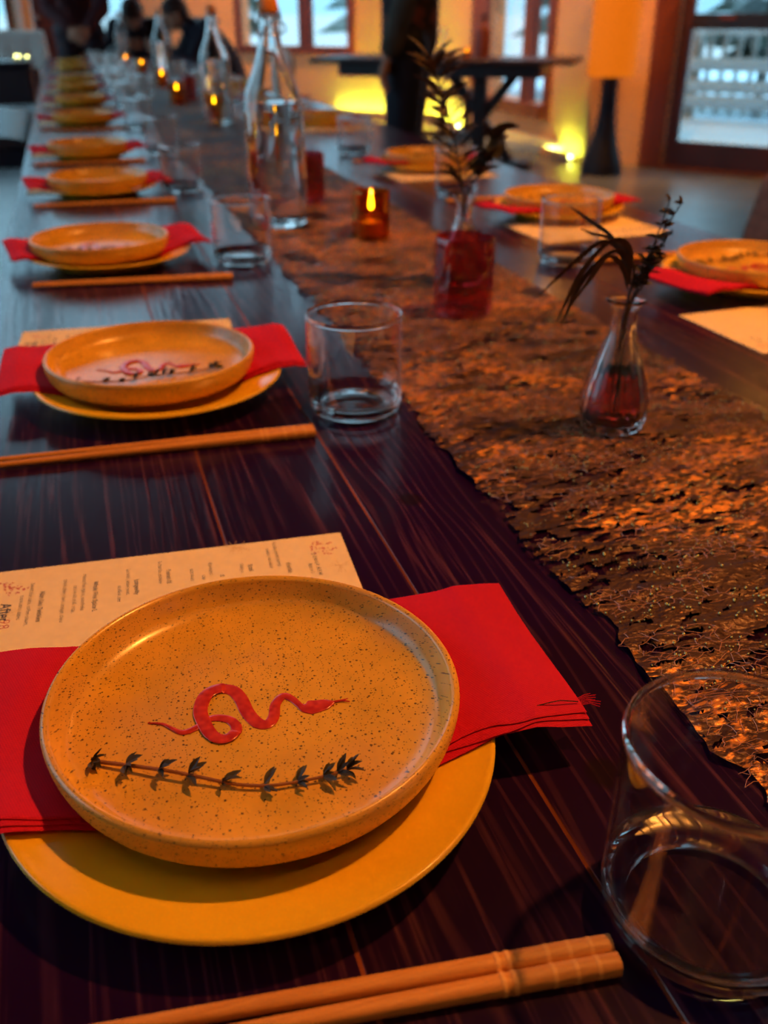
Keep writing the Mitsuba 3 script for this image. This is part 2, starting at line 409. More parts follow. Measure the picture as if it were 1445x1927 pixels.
# glazed door
tag('door_1', kind='structure')
part('door_1', 'frame', mikit.ply(cat([box(0.47, 0.64, -.04, .12, 0, 2.27, .008), box(1.56, 1.73, -.04, .12, 0, 2.27, .008), box(0.64, 1.56, -.04, .12, 2.12, 2.27, .008)]), 'mat_frame_wood'), twd)
part('door_1', 'leaf', mikit.ply(cat([box(0.65, 0.735, .02, .07, 0.02, 2.11, .004), box(1.43, 1.55, .02, .07, 0.02, 2.11, .004), box(0.735, 1.43, .02, .07, 0.02, 0.20, .004), box(0.735, 1.43, .02, .07, 2.0, 2.11, .004)]), 'mat_door_wood'), twd)
part('door_1', 'lock_rail', mikit.ply(box(0.735, 1.43, .015, .075, 0.955, 1.055, .006), 'mat_black_wood'), twd)
part('door_1', 'latch', mikit.ply(box(0.93, 1.05, -.005, .015, 1.015, 1.035, .003), 'mat_frame_wood'), twd)
part('door_1', 'threshold', mikit.ply(box(0.64, 1.56, -.06, .14, 0.0, 0.02, .004), 'mat_frame_wood'), twd)
for z0, z1 in ((0.2, .955), (1.055, 2.0)):
    part('door_1', 'pane', mikit.ply(tm([[.735, .045, z0], [1.43, .045, z0], [1.43, .045, z1], [.735, .045, z1]], [[0, 1, 2], [0, 2, 3]]), 'mat_pane'), twd)
# baseboard ledges with a light strip, washing the wall
for i, (t_, a, b) in enumerate(((tw1, Lw - 1.36, Lw - .06), (twr, .06, 1.02), (twr, 2.50, 3.50))):
    tag(f'trim_{i + 1}', kind='structure')
    part(f'trim_{i + 1}', 'ledge', mikit.ply(cat([box(a, b, -.13, -.115, 0.0, .055, .004), box(a, b, -.115, 0, 0.0, .02, .004)]), 'mat_wall'), t_)
    part(f'trim_{i + 1}', 'light_strip', mikit.ply(box(a + .02, b - .02, -.105, -.075, .022, .036), 'mat_black', emitter=emit(LED, LED * .345, LED * .008, w=1.2)), t_)

# recessed-style ceiling spots that wash the walls with warm light
can = cat([lathe([(.06, 0), (.065, 0), (.065, .16), (0, .16), (0, .155), (.06, .155), (.06, 0)], 32)])
for i, (x, y, tx, ty, tz, k) in enumerate(((1.9, 11.6, 2.6, 12.3, .9, 1.0), (.8, 12.6, 1.4, 13.8, 1.0, 1.0), (2.7, 9.0, 3.92, 9.3, .9, .9), (2.9, 6.6, 3.92, 7.2, .6, .8), (3.4, 5.3, 4.3, 6.6, .8, .6))):
    t = tag(fresh('ceiling_spotlight'), f'black cylindrical ceiling spotlight washing the far walls, number {ORD_[i]} from the left', 'lamp', 'wall-washing ceiling spotlights')
    part(t, 'housing', mikit.ply(can, 'mat_black', 40), at(x, y, 3.2)); part(t, 'rod', mikit.ply(tube([[0, 0, .16], [0, 0, H - 3.2]], .008, 8), 'mat_black'), at(x, y, 3.2))
    scene[f'wall_wash_{i}'] = {'type': 'spot', 'to_world': T().look_at(origin=[x, y, 3.19], target=[tx, ty, tz], up=[.1, .2, 1]), 'intensity': rgb(*(WASH * k * np.array([1, .39, .06]))), 'cutoff_angle': 42.0, 'beam_width': 20.0, 'sampling_weight': 1.0}

# ------------------------------------------------------------------ outdoors
g = box(-14, 22, -12, 34, -0.6, -0.35)
put('snowy_ground', mikit.ply(g, 'mat_snow')); tag('snowy_ground', kind='structure')
tag('deck', kind='structure')
for i in range(16):
    part('deck', 'board', mikit.ply(box(-1.6, 3.6, .20 + .19 * i, .38 + .19 * i, -.12, -.03 + .008 * (i % 3), .008), 'mat_snow'), twd)
part('deck', 'snow', mikit.ply(box(-1.6, 3.6, .22, 3.2, -.02, .10, .03), 'mat_snow'), twd)
t = thing('deck_railing', 'snow-capped wooden deck railing outside the glazed door', 'railing')
for s in (-1.4, -.2, 1.0, 2.2, 3.4): part(t, 'post', mikit.ply(box(s - .05, s + .05, 2.9, 3.0, -.05, 1.05, .008), 'mat_deck_wood'), twd)
for z in (.28, .42, .62, .95):
    r = part(t, 'rail', mikit.ply(box(-1.5, 3.5, 2.85, 2.90, z - .07, z, .006), 'mat_white_paint'), twd)
    part(r, 'snow_cap', mikit.ply(box(-1.5, 3.5, 2.80, 2.94, z - .035, z + .05, .02), 'mat_snow'), twd)
for i in range(34):
    part(t, 'baluster', mikit.ply(box(-1.4 + .145 * i, -1.36 + .145 * i, 2.945, 2.98, .14, .93), 'mat_deck_wood'), twd)


def conifer(seed, h=7.0):
    r = np.random.default_rng(seed); ms = []
    for k in range(11):
        z = h * (.12 + .8 * k / 11); R = h * .2 * (1 - k / 12.5)
        a = np.arange(18) * 2 * PI / 18; rr = R * (1 + .25 * np.where(np.arange(18) % 2, 1, -1) + .15 * r.standard_normal(18))
        v = np.vstack([[[0, 0, z + h * .13]], np.c_[rr * np.cos(a), rr * np.sin(a), np.full(18, z) - .06 * rr], [[0, 0, z + .02 * h]]])
        k2 = np.arange(18); ms.append(tm(v, np.vstack([np.c_[np.zeros(18), 1 + k2, 1 + (k2 + 1) % 18], np.c_[np.full(18, 19), 1 + (k2 + 1) % 18, 1 + k2]])))
    return cat(ms), tube([[0, 0, -.4], [0, 0, h * .5], [0, 0, h * .95]], [h * .022, h * .014, h * .004], 8)


trees = [(3.4, 23.5, 6, 'snowy tree beyond the left pane of the double window'), (7.2, 22.5, 6.5, 'snowy tree beyond the right pane of the double window'), (10.2, 18.5, 6.5, 'snowy tree beyond the tall window behind the trestle table'),
         (-5.5, 27, 6, 'snowy tree beyond the window at the far left end'), (7.5, 12.6, 3.4, 'leftmost of the small snowy trees beyond the deck railing'), (8.9, 11.5, 3.7, 'middle small snowy tree beyond the deck railing'), (10.2, 10.2, 3.5, 'rightmost of the small snowy trees beyond the deck railing'), (11.0, 13.6, 6, 'tall snowy tree behind the small ones beyond the deck railing')]
for i, (x, y, h, lab) in enumerate(trees):
    t = thing('conifer_tree', lab, 'tree'); c, tr = conifer(i, h)
    part(t, 'foliage', mikit.ply(c, 'mat_conifer'), at(x, y, 0, 40 * i)); part(t, 'trunk', mikit.ply(tr, 'mat_bark'), at(x, y, 0))

# ------------------------------------------------------------------ pendants over the table, floor lamp
shade_prof = [(.012, .22), (.05, .20), (.085, .13), (.10, 0.0), (.102, 0.0), (.087, .132), (.052, .205), (.012, .228), (.012, .22)]
pend = mikit.ply(lathe(shade_prof, 32), 'mat_black', 40); bulb = trimesh.creation.icosphere(3, .040)
for i, (x, y) in enumerate(((1.18, 0.53), (2.9, 3.4), (3.2, 6.2))):
    t = thing('pendant_lamp', ('black pendant lamp over the near part of the long table', 'black pendant lamp over the middle of the long table', 'black pendant lamp over the far part of the long table')[i], 'lamp', 'pendant lamps over the long table')
    z = 2.62
    part(t, 'shade', pend, at(x, y, z)); part(t, 'cord', mikit.ply(tube([[0, 0, .22], [0, 0, 1], [0, 0, H - z]], .004, 6), 'mat_black'), at(x, y, z))
    if i == 0:
        part(t, 'bulb', mikit.ply(trimesh.creation.icosphere(3, .050), 'mat_black', True, emitter=emit(*(BULB / (PI * .050 ** 2) * WARM), w=16)), at(x, y, z + .078))
    else:
        part(t, 'bulb', mikit.ply(bulb, 'mat_black', True, emitter=emit(24, 14, 5, w=.02)), at(x, y, z + .08))
        scene[f'pendant_light_{i}'] = {'type': 'spot', 'to_world': T().look_at(origin=[x, y, z], target=[x, y, 0], up=[0, 1, 0]), 'intensity': rgb(*(BULB * (1, .12, .10)[i] * WARM)), 'cutoff_angle': 82.0, 'beam_width': 66.0, 'sampling_weight': 2.0}
t = thing('string_light', 'festoon of small warm bulbs strung across the near end of the room', 'lights')
fx = np.linspace(-1.6, 2.4, 11); fz = 2.75 - .35 * (1 - ((fx - .4) / 2.0) ** 2); fy = -.55 + .12 * fx
part(t, 'cord', mikit.ply(tube(np.c_[np.r_[-4.0, fx, 6.9], np.r_[-1.0, fy, .2], np.r_[3.2, fz + .05, 3.3]], .004, 6), 'mat_black'))
fb = trimesh.creation.icosphere(2, .017)
for q in zip(fx, fy, fz): part(t, 'bulb', mikit.ply(move(fb, *q), 'mat_black', True, emitter=emit(170, 88, 26, w=.25)))
t = thing('floor_lamp', 'floor lamp with black bell base and glowing orange shade left of the door', 'lamp')
lx, ly = 3.72, 6.46
base = smoothprof([(0.0, .0), (.14, .0), (.15, .02), (.14, .08), (.115, .16), (.085, .26), (.066, .38), (.058, .5), (.056, .72), (.056, .80), (0.0, .80)], 5)
part(t, 'base', mikit.ply(lathe(base, 48), 'mat_black', 50), at(lx, ly))
sh = lathe([(.165, .66), (.167, .66), (.167, 1.75), (.165, 1.75), (.165, .66)], 48)
part(t, 'shade', mikit.ply(sh, 'mat_lamp_shade', 40, emitter=emit(.62, .125, .003, w=.6)), at(lx, ly))
part(t, 'stem', mikit.ply(tube([[0, 0, .8], [0, 0, 1.7]], .012, 10), 'mat_black'), at(lx, ly))

# ------------------------------------------------------------------ the long dining table
Y0, Y1 = -1.0, 8.2
t = thing('dining_table', 'long dark-stained plank dining table set for a banquet', 'table')
for x in (.0555, .1525, .385, .607): part(t, 'joint', mikit.ply(box(x - .0007, x + .0007, Y0, Y1, TZ - .02, TZ - .0003), 'mat_raw_edge'))
for x0, x1 in ((-.1155, .0555), (.0555, .1525), (.1525, .385), (.385, .607), (.607, .915)):
    part(t, 'plank', mikit.ply(box(x0 + .0007, x1 - .0007, Y0, Y1, TZ - .042, TZ, .0003), 'mat_plank'))
part(t, 'apron', mikit.ply(cat([box(-.05, .85, Y0 + .1, Y0 + .13, TZ - .13, TZ - .043), box(-.05, .85, Y1 - .13, Y1 - .1, TZ - .13, TZ - .043), box(-.05, -.02, Y0 + .13, Y1 - .13, TZ - .13, TZ - .043), box(.82, .85, Y0 + .13, Y1 - .13, TZ - .13, TZ - .043)]), 'mat_dark_wood'))
for y in (-.8, 2.0, 3.9, 5.8, 7.9):
    for x in (0.0, .76): part(t, 'leg', mikit.ply(box(x, x + .08, y - .04, y + .04, 0, TZ - .043, .006), 'mat_dark_wood'))

# ------------------------------------------------------------------ the runner
RX0, RX1 = .238, .518


def crinkle(x, y):
    q = np.stack([x * 38 + y * 14, y * 85 - x * 20, 0 * x], -1); q2 = np.stack([x * 110, y * 190, 0 * x + 3], -1)
    return .0010 + .0036 * meshkit.fbm(q, 3, seed=3) ** 1.5 + .0010 * meshkit.noise(q2, 5)


def cloth(y0, y1, st, hole):
    nx, ny = int((RX1 - RX0) / st), int((y1 - y0) / st)
    u, v = np.meshgrid(np.linspace(0, 1, nx), np.linspace(y0, y1, ny), indexing='ij')
    e0 = RX0 + .010 * (meshkit.noise(np.stack([v * 22, v * 0, v * 0], -1), 1) - .5) + .006 * (meshkit.noise(np.stack([v * 90, v * 0, v * 0], -1), 2) - .5)
    e1 = RX1 + .010 * (meshkit.noise(np.stack([v * 22, v * 0, v * 0 + 9], -1), 1) - .5) + .006 * (meshkit.noise(np.stack([v * 90, v * 0, v * 0 + 9], -1), 2) - .5)
    x = e0 + u * (e1 - e0); z = crinkle(x, v)
    V = np.stack([x, v, TZ + z], -1).reshape(-1, 3); i, j = np.meshgrid(np.arange(nx - 1), np.arange(ny - 1), indexing='ij')
    a, b, c, d = i * ny + j, (i + 1) * ny + j, (i + 1) * ny + j + 1, i * ny + j + 1
    F = np.vstack([np.stack([a, b, c], -1).reshape(-1, 3), np.stack([a, c, d], -1).reshape(-1, 3)])
    if hole:
        ctr = V[F].mean(1); hn = meshkit.fbm(np.stack([ctr[:, 0] * 90 + ctr[:, 1] * 40, ctr[:, 1] * 240 - ctr[:, 0] * 60, 0 * ctr[:, 0] + 8], -1), 2, seed=9) * .75 + .25 * meshkit.noise(np.stack([ctr[:, 0] * 18, ctr[:, 1] * 25, 0 * ctr[:, 0]], -1), 21)
        F = F[hn < hole]
    m = tm(V, F); m.remove_unreferenced_vertices(); return m


t = thing('table_runner', 'gold mesh runner with glittering beads along the middle of the long table', 'table runner')
part(t, 'cloth', mikit.ply(cat([cloth(.02, 1.7, .0022, .625), cloth(1.698, 8.0, .007, None)]), 'mat_runner', True))
# the web of metallic threads, one net
n = 11000
px, py = rng.uniform(RX0 - .002, RX1 + .002, n), .04 + 1.75 * rng.uniform(0, 1, n) ** 1.25
Mx = np.array([[1, .35], [-.25, 1.9]])
vor = Voronoi(np.c_[px, py] @ Mx.T); vv = vor.vertices @ np.linalg.inv(Mx).T
ms = []; keep = []
for a, b in vor.ridge_vertices:
    if a < 0 or b < 0: continue
    p, q = vv[a], vv[b]
    if min(p[0], q[0]) < RX0 - .004 or max(p[0], q[0]) > RX1 + .004 or min(p[1], q[1]) < .02 or max(p[1], q[1]) > 1.8 or np.hypot(*(p - q)) > .03: continue
    keep.append((p, q))
K = np.array(keep); mk = meshkit.fbm(np.stack([K.mean(1)[:, 0] * 24 + K.mean(1)[:, 1] * 10, K.mean(1)[:, 1] * 48, 0 * K[:, 0, 0] + 31], -1), 2, seed=14); K = K[(mk > .43) & (rng.uniform(0, 1, len(K)) < .95)]; mid = K.mean(1) + rng.normal(0, .0008, (len(K), 2))
pts = np.stack([K[:, 0], mid, K[:, 1]], 1); zz = TZ + crinkle(pts[..., 0], pts[..., 1]) + .0006
pts = np.dstack([pts, zz]); pts[:, 1, 2] += np.abs(rng.normal(0, .0007, len(K)))
r = .00010 + .00008 * rng.uniform(0, 1, len(K))
d = pts[:, 2] - pts[:, 0]; d /= np.linalg.norm(d, axis=1, keepdims=True) + 1e-9
sd = np.stack([-d[:, 1], d[:, 0], 0 * d[:, 0]], 1); up = np.array([0, 0, 1.0])
ring = np.stack([pts + (sd * r[:, None])[:, None], pts - (sd * r[:, None])[:, None], pts + (up * r[:, None] * 1.5)[:, None]], 2)
V = ring.reshape(-1, 3); base_i = np.arange(len(K)) * 9; F = []
for s in range(2):
    for j in range(3):
        a, b = base_i + s * 3 + j, base_i + s * 3 + (j + 1) % 3
        F += [np.stack([a, b, b + 3], 1), np.stack([a, b + 3, a + 3], 1)]
part(t, 'thread_net', mikit.ply(tm(V, np.vstack(F)), 'mat_thread'), kind='stuff')
ico = trimesh.creation.icosphere(1, 1.0); nb = 9000
bx, by = rng.uniform(RX0 + .002, RX1 - .002, nb), .04 + 2.2 * rng.uniform(0, 1, nb) ** 1.3
cl = meshkit.fbm(np.stack([bx * 25, by * 45, 0 * bx], -1), 2, seed=12); on = cl > .46; bx, by = bx[on], by[on]
br = rng.uniform(.0004, .00105, len(bx)); ctr = np.stack([bx, by, TZ + crinkle(bx, by) + br * .8], 1)
V = (ico.vertices[None] * br[:, None, None] + ctr[:, None]).reshape(-1, 3); F = (ico.faces[None] + (np.arange(len(bx)) * len(ico.vertices))[:, None, None]).reshape(-1, 3)
part(t, 'beads', mikit.ply(tm(V, F), 'mat_bead', True), kind='stuff')

# ------------------------------------------------------------------ tableware prototypes
dinner = lathe(smoothprof([(0, .0045), (.05, .0045), (.066, .0055), (.074, .009), (.085, .0135), (.100, .0175), (.1045, .0190), (.1060, .0182), (.1055, .0165), (.098, .0135), (.083, .0085), (.072, .003), (.066, 0), (.060, .0), (.058, .002), (0, .002)], 5), 128)
D_dinner = mikit.ply(dinner, 'mat_dinnerware', 50)
SB = .0164                                                          # the salad plate's foot above the table
salad = lathe(smoothprof([(0, .0045), (.04, .0045), (.066, .0047), (.0760, .0062), (.0818, .0100), (.0850, .0165), (.0860, .0194), (.0880, .0206), (.0897, .0193), (.0899, .0168), (.0887, .0105), (.0858, .0042), (.0815, .0010), (.0740, 0), (0, 0)], 5), 160)
D_salad = mikit.ply(salad, 'mat_stoneware', 50)
snake = np.array([[-.047, .006], [-.041, .0035], [-.037, -.001], [-.033, -.0045], [-.027, -.003], [-.022, .0005], [-.017, .0005], [-.012, -.003], [-.0105, -.009], [-.0135, -.0135], [-.018, -.014], [-.0215, -.010], [-.0235, -.002], [-.024, .007],
                  [-.0205, .0165], [-.0145, .020], [-.0085, .018], [-.0055, .011], [-.004, .000], [-.001, -.008], [.003, -.010], [.0065, -.006], [.009, .002], [.0135, .0065], [.017, .003], [.020, -.0035], [.024, -.0048], [.031, -.0048], [.0345, -.0048]])
sp = smoothprof(snake, 8); ss = np.linspace(0, 1, len(sp))
wd = np.interp(ss, [0, .12, .3, .5, .68, .84, .885, .925, .96, 1], [.0003, .0016, .0026, .0034, .0031, .0020, .0016, .0048, .0036, .0008])
tt = np.gradient(sp, axis=0); tt /= np.linalg.norm(tt, axis=1, keepdims=True); nn = np.c_[-tt[:, 1], tt[:, 0]]
rows = [np.c_[sp + nn * (wd * k)[:, None], np.full(len(sp), h)] for k, h in ((1, .0001), (.8, .0006), (0, .0008), (-.8, .0006), (-1, .0001))]
V = np.stack(rows, 1).reshape(-1, 3); V[:, 2] += .0006 * np.repeat(ss > .3, 5) * np.repeat(ss < .55, 5)
F = [];
for i in range(len(sp) - 1):
    for j in range(4):
        a, b = i * 5 + j, i * 5 + j + 1; F += [[a, b, b + 5], [a, b + 5, a + 5]]
body = tm(V, F); body.invert()
tongue = cat([tube([[.0345, -.0048, .0006], [.038, -.0050, .0006], [.041, -.0046, .0006]], [.0005, .00045, .0002], 6), tube([[.038, -.0050, .0006], [.0412, -.0068, .0006]], [.0004, .0002], 6)])
D_snake = mikit.ply(cat([body, tongue]), 'mat_snake_glaze', 40)


def napkin_mesh(seed, ox, oy):
    r = np.random.default_rng(seed); ms = []; nx = 80
    x = np.linspace(-.130, .130, nx); ax = np.abs(x); px_ = np.abs(x + ox)
    def z0(y):                                                       # lies on the dinner plate (its centre at y = -oy), hangs free beyond the rim
        r_ = np.hypot(px_, y + oy); free = np.interp(px_, [.106, .118, .130, .148], [.0212, .0218, .0190, .0165])
        on = np.interp(r_, [0, .066, .074, .085, .100, .106], [.0063, .0074, .0108, .0153, .0196, .0212])
        return np.where(px_ > .106, free, on) + .0010 * np.sin(x * 60 + seed) * np.interp(ax, [0, .09, .11], [.1, .2, 1])
    for k, (lo, hi, dz) in enumerate(((-.054 - .004, .054, .0), (-.054 - .0015, .0535, .0013), (-.054 + .001, .053, .0026))):
        wob = .0018 * np.sin(x * (70 + 25 * k) + seed + 2 * k) * np.interp(ax, [0, .09, .12], [1, 1, .3]); th = .0012
        loop = [(0, 0), (.0008, -.0004 * 0), (1, 0), (2, .5), (1, 1), (0, 1), (-2, .5)]
        ys = [np.full(nx, lo) + wob + .0008, np.full(nx, hi) - .0008, np.full(nx, hi) + .0004, np.full(nx, hi) - .0008, np.full(nx, lo) + wob + .0008, np.full(nx, lo) + wob - .0004]
        zs = [0, 0, .5, 1, 1, .5]; tap = np.interp(ax, [0, .127, .130], [1, 1, .3])
        mids = 10; P_ = []
        fr = [(0, 0, j / mids) for j in range(mids)]
        top = [ys[0] + (ys[1] - ys[0]) * j / mids for j in range(mids + 1)]
        ring = [(q, 0.0) for q in top] + [(ys[2], .5)] + [(q, 1.0) for q in top[::-1]] + [(ys[5], .5)]
        lift = lambda y: .0028 * np.clip((y + .02) / .07, 0, 1) * np.interp(ax, [0, .095, .12], [0, .2, 1]) + .0012 * np.sin(y * 55 + x * 20 + seed) * np.interp(ax, [0, .09, .11], [0, .1, 1])
        V = np.stack([np.stack([x - .0006 * k * np.sign(x) * 0, y, z0(y) + dz + lift(y) + (th * h - th / 2) * tap + th / 2], 1) for y, h in ring], 1)
        m = len(ring); F = []
        i, j = np.meshgrid(np.arange(nx - 1), np.arange(m), indexing='ij'); a, b = i * m + j, i * m + (j + 1) % m
        F = np.vstack([np.stack([a, b, b + m], -1).reshape(-1, 3), np.stack([a, b + m, a + m], -1).reshape(-1, 3)])
        capf = [];
        for e in (0, nx - 1):
            for q in range(mids):
                a, b, c, d = e * m + q, e * m + q + 1, e * m + (2 * mids + 1) - q, e * m + (2 * mids + 2) - q
                capf += [[a, b, c], [a, c, d]]
        mm = tm(V.reshape(-1, 3), np.vstack([F, capf])); ms.append(mm)
    return cat(ms)


D_napkin = [mikit.ply(napkin_mesh(s, ox, oy), 'mat_napkin', 50) for s, ox, oy in ((1, .014, .020), (4, -.002, .034), (9, 0.0, .027))]
tuft = cat([tube([[.129, -.045 + .0007 * k, .021], [.134, -.0445 + .001 * k, .0215], [.138 + .001 * (k % 3), -.045 + .0016 * k, .0205]], .00025, 4) for k in range(-3, 4)])
hem = cat([tube(np.c_[np.linspace(-.0, .128, 30), np.full(30, -.0475), np.interp(np.linspace(0, .128, 30), [0, .074, .092, .106, .118, .130], [.0122, .0145, .0205, .0255, .0265, .0230])], .0003, 4)])
menu = box(-.108, .108, -.07, .07, 0, .0006)
D_menu = mikit.ply(menu, 'mat_paper')


def words_mesh(items, bold):
    ms = []
    for s, x, y, h in items:
        m = meshkit.text_mesh(s, h, .00006, bold); v = m.vertices.copy(); m.vertices = np.c_[v[:, 1] + x - h / 2, -v[:, 0] + y, v[:, 2] + .00062]; ms.append(m)
    return cat(ms)


def loc(x, y):  # table coordinates of the first menu to the menu's own
    a = math.radians(3.9); dx, dy = x - .016, y - .442
    return dx * math.cos(a) - dy * math.sin(a), dx * math.sin(a) + dy * math.cos(a)


W = [('L U N A R  N E W', .106, .484, .0024), ('Kombu', .0885, .478, .0026), ('Scall', .066, .483, .0026), ('S', .048, .476, .0026), ('Tamari Gl', .018, .492, .0026), ('Longevity', -.001, .486, .0026), ('Whole Five Spice L', -.024, .491, .0026), ('Nian Gao Twinkies', -.054, .489, .0026)]
B = [('March 1', .101, .473, .0022), ('Kombu cured shrimp,', .085, .505, .0022), ('radish, mandarin', .0795, .498, .0022), ('Flaky p', .061, .485, .0022), ('Marinated', .043, .492, .0022), ('cau', .0375, .479, .0022), ('szechuan', .0315, .488, .0022), ('Coriander jasmine', .014, .503, .0022), ('Lo mein, snow peas,', -.005, .499, .0022), ('scallion, ses', -.011, .482, .0022),
     ('House five spice, sunchoke', -.030, .501, .0022), ('cocoa nib chili crisp,', -.0355, .490, .0022), ('black cherry tare, orange, shiso', -.041, .498, .0022), ('Sweet rice cake, coffee cream,', -.0595, .500, .0022), ('cocoa nibs, dates', -.065, .488, .0022)]
L_ = [('After', -.0735, .482, .0056), ('Ho', -.0805, .480, .0056)]
D_let = mikit.ply(cat([words_mesh([(s, *loc(x, y), h) for s, x, y, h in W + L_], True), words_mesh([(s, *loc(x, y), h) for s, x, y, h in B], False)]), 'mat_ink')


def sprigs(centers, leafy, seed):
    r = np.random.default_rng(seed); ms = []
    for cx, cy in centers:
        for k in range(leafy):
            a = r.uniform(0, 2 * PI); d = r.uniform(.002, .006)
            if leafy > 20:
                m = trimesh.creation.icosphere(1, r.uniform(.0004, .0009)); m.vertices[:, 2] *= .06; m.apply_translation([cx + d * math.cos(a) * .9 + .004 * math.sin(3 * a), cy + d * math.sin(a), .00062])
            else:
                m = tube([[cx, cy, .00062], [cx + .008 * math.cos(a), cy + .008 * math.sin(a), .00062]], [.00022, .0001], 4); m.vertices[:, 2] = (m.vertices[:, 2] - .00062) * .2 + .00064
            ms.append(m)
    return cat(ms)


D_98 = mikit.ply(words_mesh([('98', *loc(-.0735, .4655), .0055)], False), 'mat_red_ink')
D_flor = mikit.ply(sprigs([loc(.112, .492), loc(.1125, .485), loc(-.074, .501), loc(-.069, .495)], 24, 2), 'mat_red_ink')
D_gold = mikit.ply(sprigs([loc(.118, .465), loc(.060, .506), loc(.064, .505), loc(-.074, .470)], 11, 3), 'mat_gold_ink')


def chop_mesh(L=.242):
    n = 26; s = np.linspace(0, 1, n); r = np.interp(s, [0, 1], [.0022, .0038]); r = r + .00012 * (np.abs(((s * L - L + .045) * 140) % 1 - .5) < .15) * (s > .82)
    p = np.c_[(s - .5) * L, 0 * s, .0038 + 0 * s]; v = []
    for k in range(n):
        q = np.clip((s[k] - .15) / .4, 0, 1) * .55
        for j in range(12):
            a = j * 2 * PI / 12; e = r[k] / (max(abs(math.cos(a)), abs(math.sin(a))) ** q); v.append([p[k, 0], e * math.cos(a), p[k, 2] + e * math.sin(a)])
    m = tube(p, r, 12); m.vertices[:n * 12] = v; return m


D_chop = mikit.ply(chop_mesh(), 'mat_chopstick', 35)
D_chopring = mikit.ply(cat([tube([[.121 - q - .0008, 0, .0038], [.121 - q + .0008, 0, .0038]], 0.00412, 16) for q in (.008, .016, .024, .038, .042)]), 'mat_chopstick_ring', 30)
tum_o = smoothprof([(0, .0), (.026, .0), (.0335, .0012), (.0378, .006), (.039, .013), (.0393, .04), (.0393, .0815)], 5)
tum_i = smoothprof([(.0392, .0828), (.0384, .0832), (.0376, .0828), (.0373, .04), (.0370, .017), (.0345, .0105), (.028, .0085), (0, .0080)], 5)
D_tumbler = mikit.ply(cat([lathe(smoothprof([(.0392, .0151), (.0394, .04), (.0394, .0795)], 6), 128), lathe(smoothprof([(.0373, .0795), (.0373, .04), (.0376, .0151)], 6), 128)]), 'mat_thin_glass', 60)
D_rim = mikit.ply(lathe([(.0383 + .0013 * math.cos(a), .0815 + .0021 * math.sin(a)) for a in np.linspace(0, 2 * PI, 17)], 128), 'mat_glass', 80)
D_foot = mikit.ply(lathe(smoothprof([(.0290, .0010), (.0300, .0002), (.0330, .0006), (.0372, .0045), (.0388, .0100), (.0390, .0150), (.0384, .0152), (.0374, .0135), (.0350, .0105), (.0310, .0088), (.0290, .0060), (.0290, .0010)], 6), 128), 'mat_glass', 60)
D_disc = mikit.ply(cat([lathe([(0, .0010), (.0289, .0010)], 96), lathe([(.0300, .0086), (0, .0082)], 96)]), 'mat_thin_glass', 60)


def tumbler(k, tw_):
    part(k, 'wall', D_tumbler, tw_); part(k, 'rim', D_rim, tw_); part(k, 'foot', D_foot, tw_); part(k, 'base', D_disc, tw_)




def thyme(path, nodes, seed, key, near=False):
    """a sprig along a path (own frame, z up): stem, and leaves in tufts"""
    r = np.random.default_rng(seed); s = smoothprof(path, 5); root = key
    part(root, 'stem', mikit.ply(tube(s, np.linspace(.0009, .0006, len(s)), 7), 'mat_stem', 40), near)
    ms = []
    for k, f in enumerate(nodes):
        i = min(int(f * (len(s) - 1)), len(s) - 2); p = s[i]; d = s[i + 1] - s[i]; d /= np.linalg.norm(d)
        for j in range(6 + int(r.integers(0, 3))):
            a = r.uniform(0, 2 * PI); side = np.cross(d, [0, 0, 1.0]); o = side * math.cos(a) + np.array([0, 0, 1.0]) * abs(math.sin(a)) * .9
            v = o * r.uniform(.6, 1.2) + d * r.uniform(.3, 1.1); L = r.uniform(.0045, .0085)
            ms.append(orient(leaf_mesh(L, L * .36, .5, r.uniform(-.1, .3), 6), p + o * .0006, v, r.uniform(-.6, .6)))
    return ms


# the nearest sprig: stem and every leaf a part
ORD = ['nearest', 'second', 'third', 'fourth', 'fifth', 'sixth', 'seventh', 'eighth', 'ninth', 'tenth', 'eleventh']


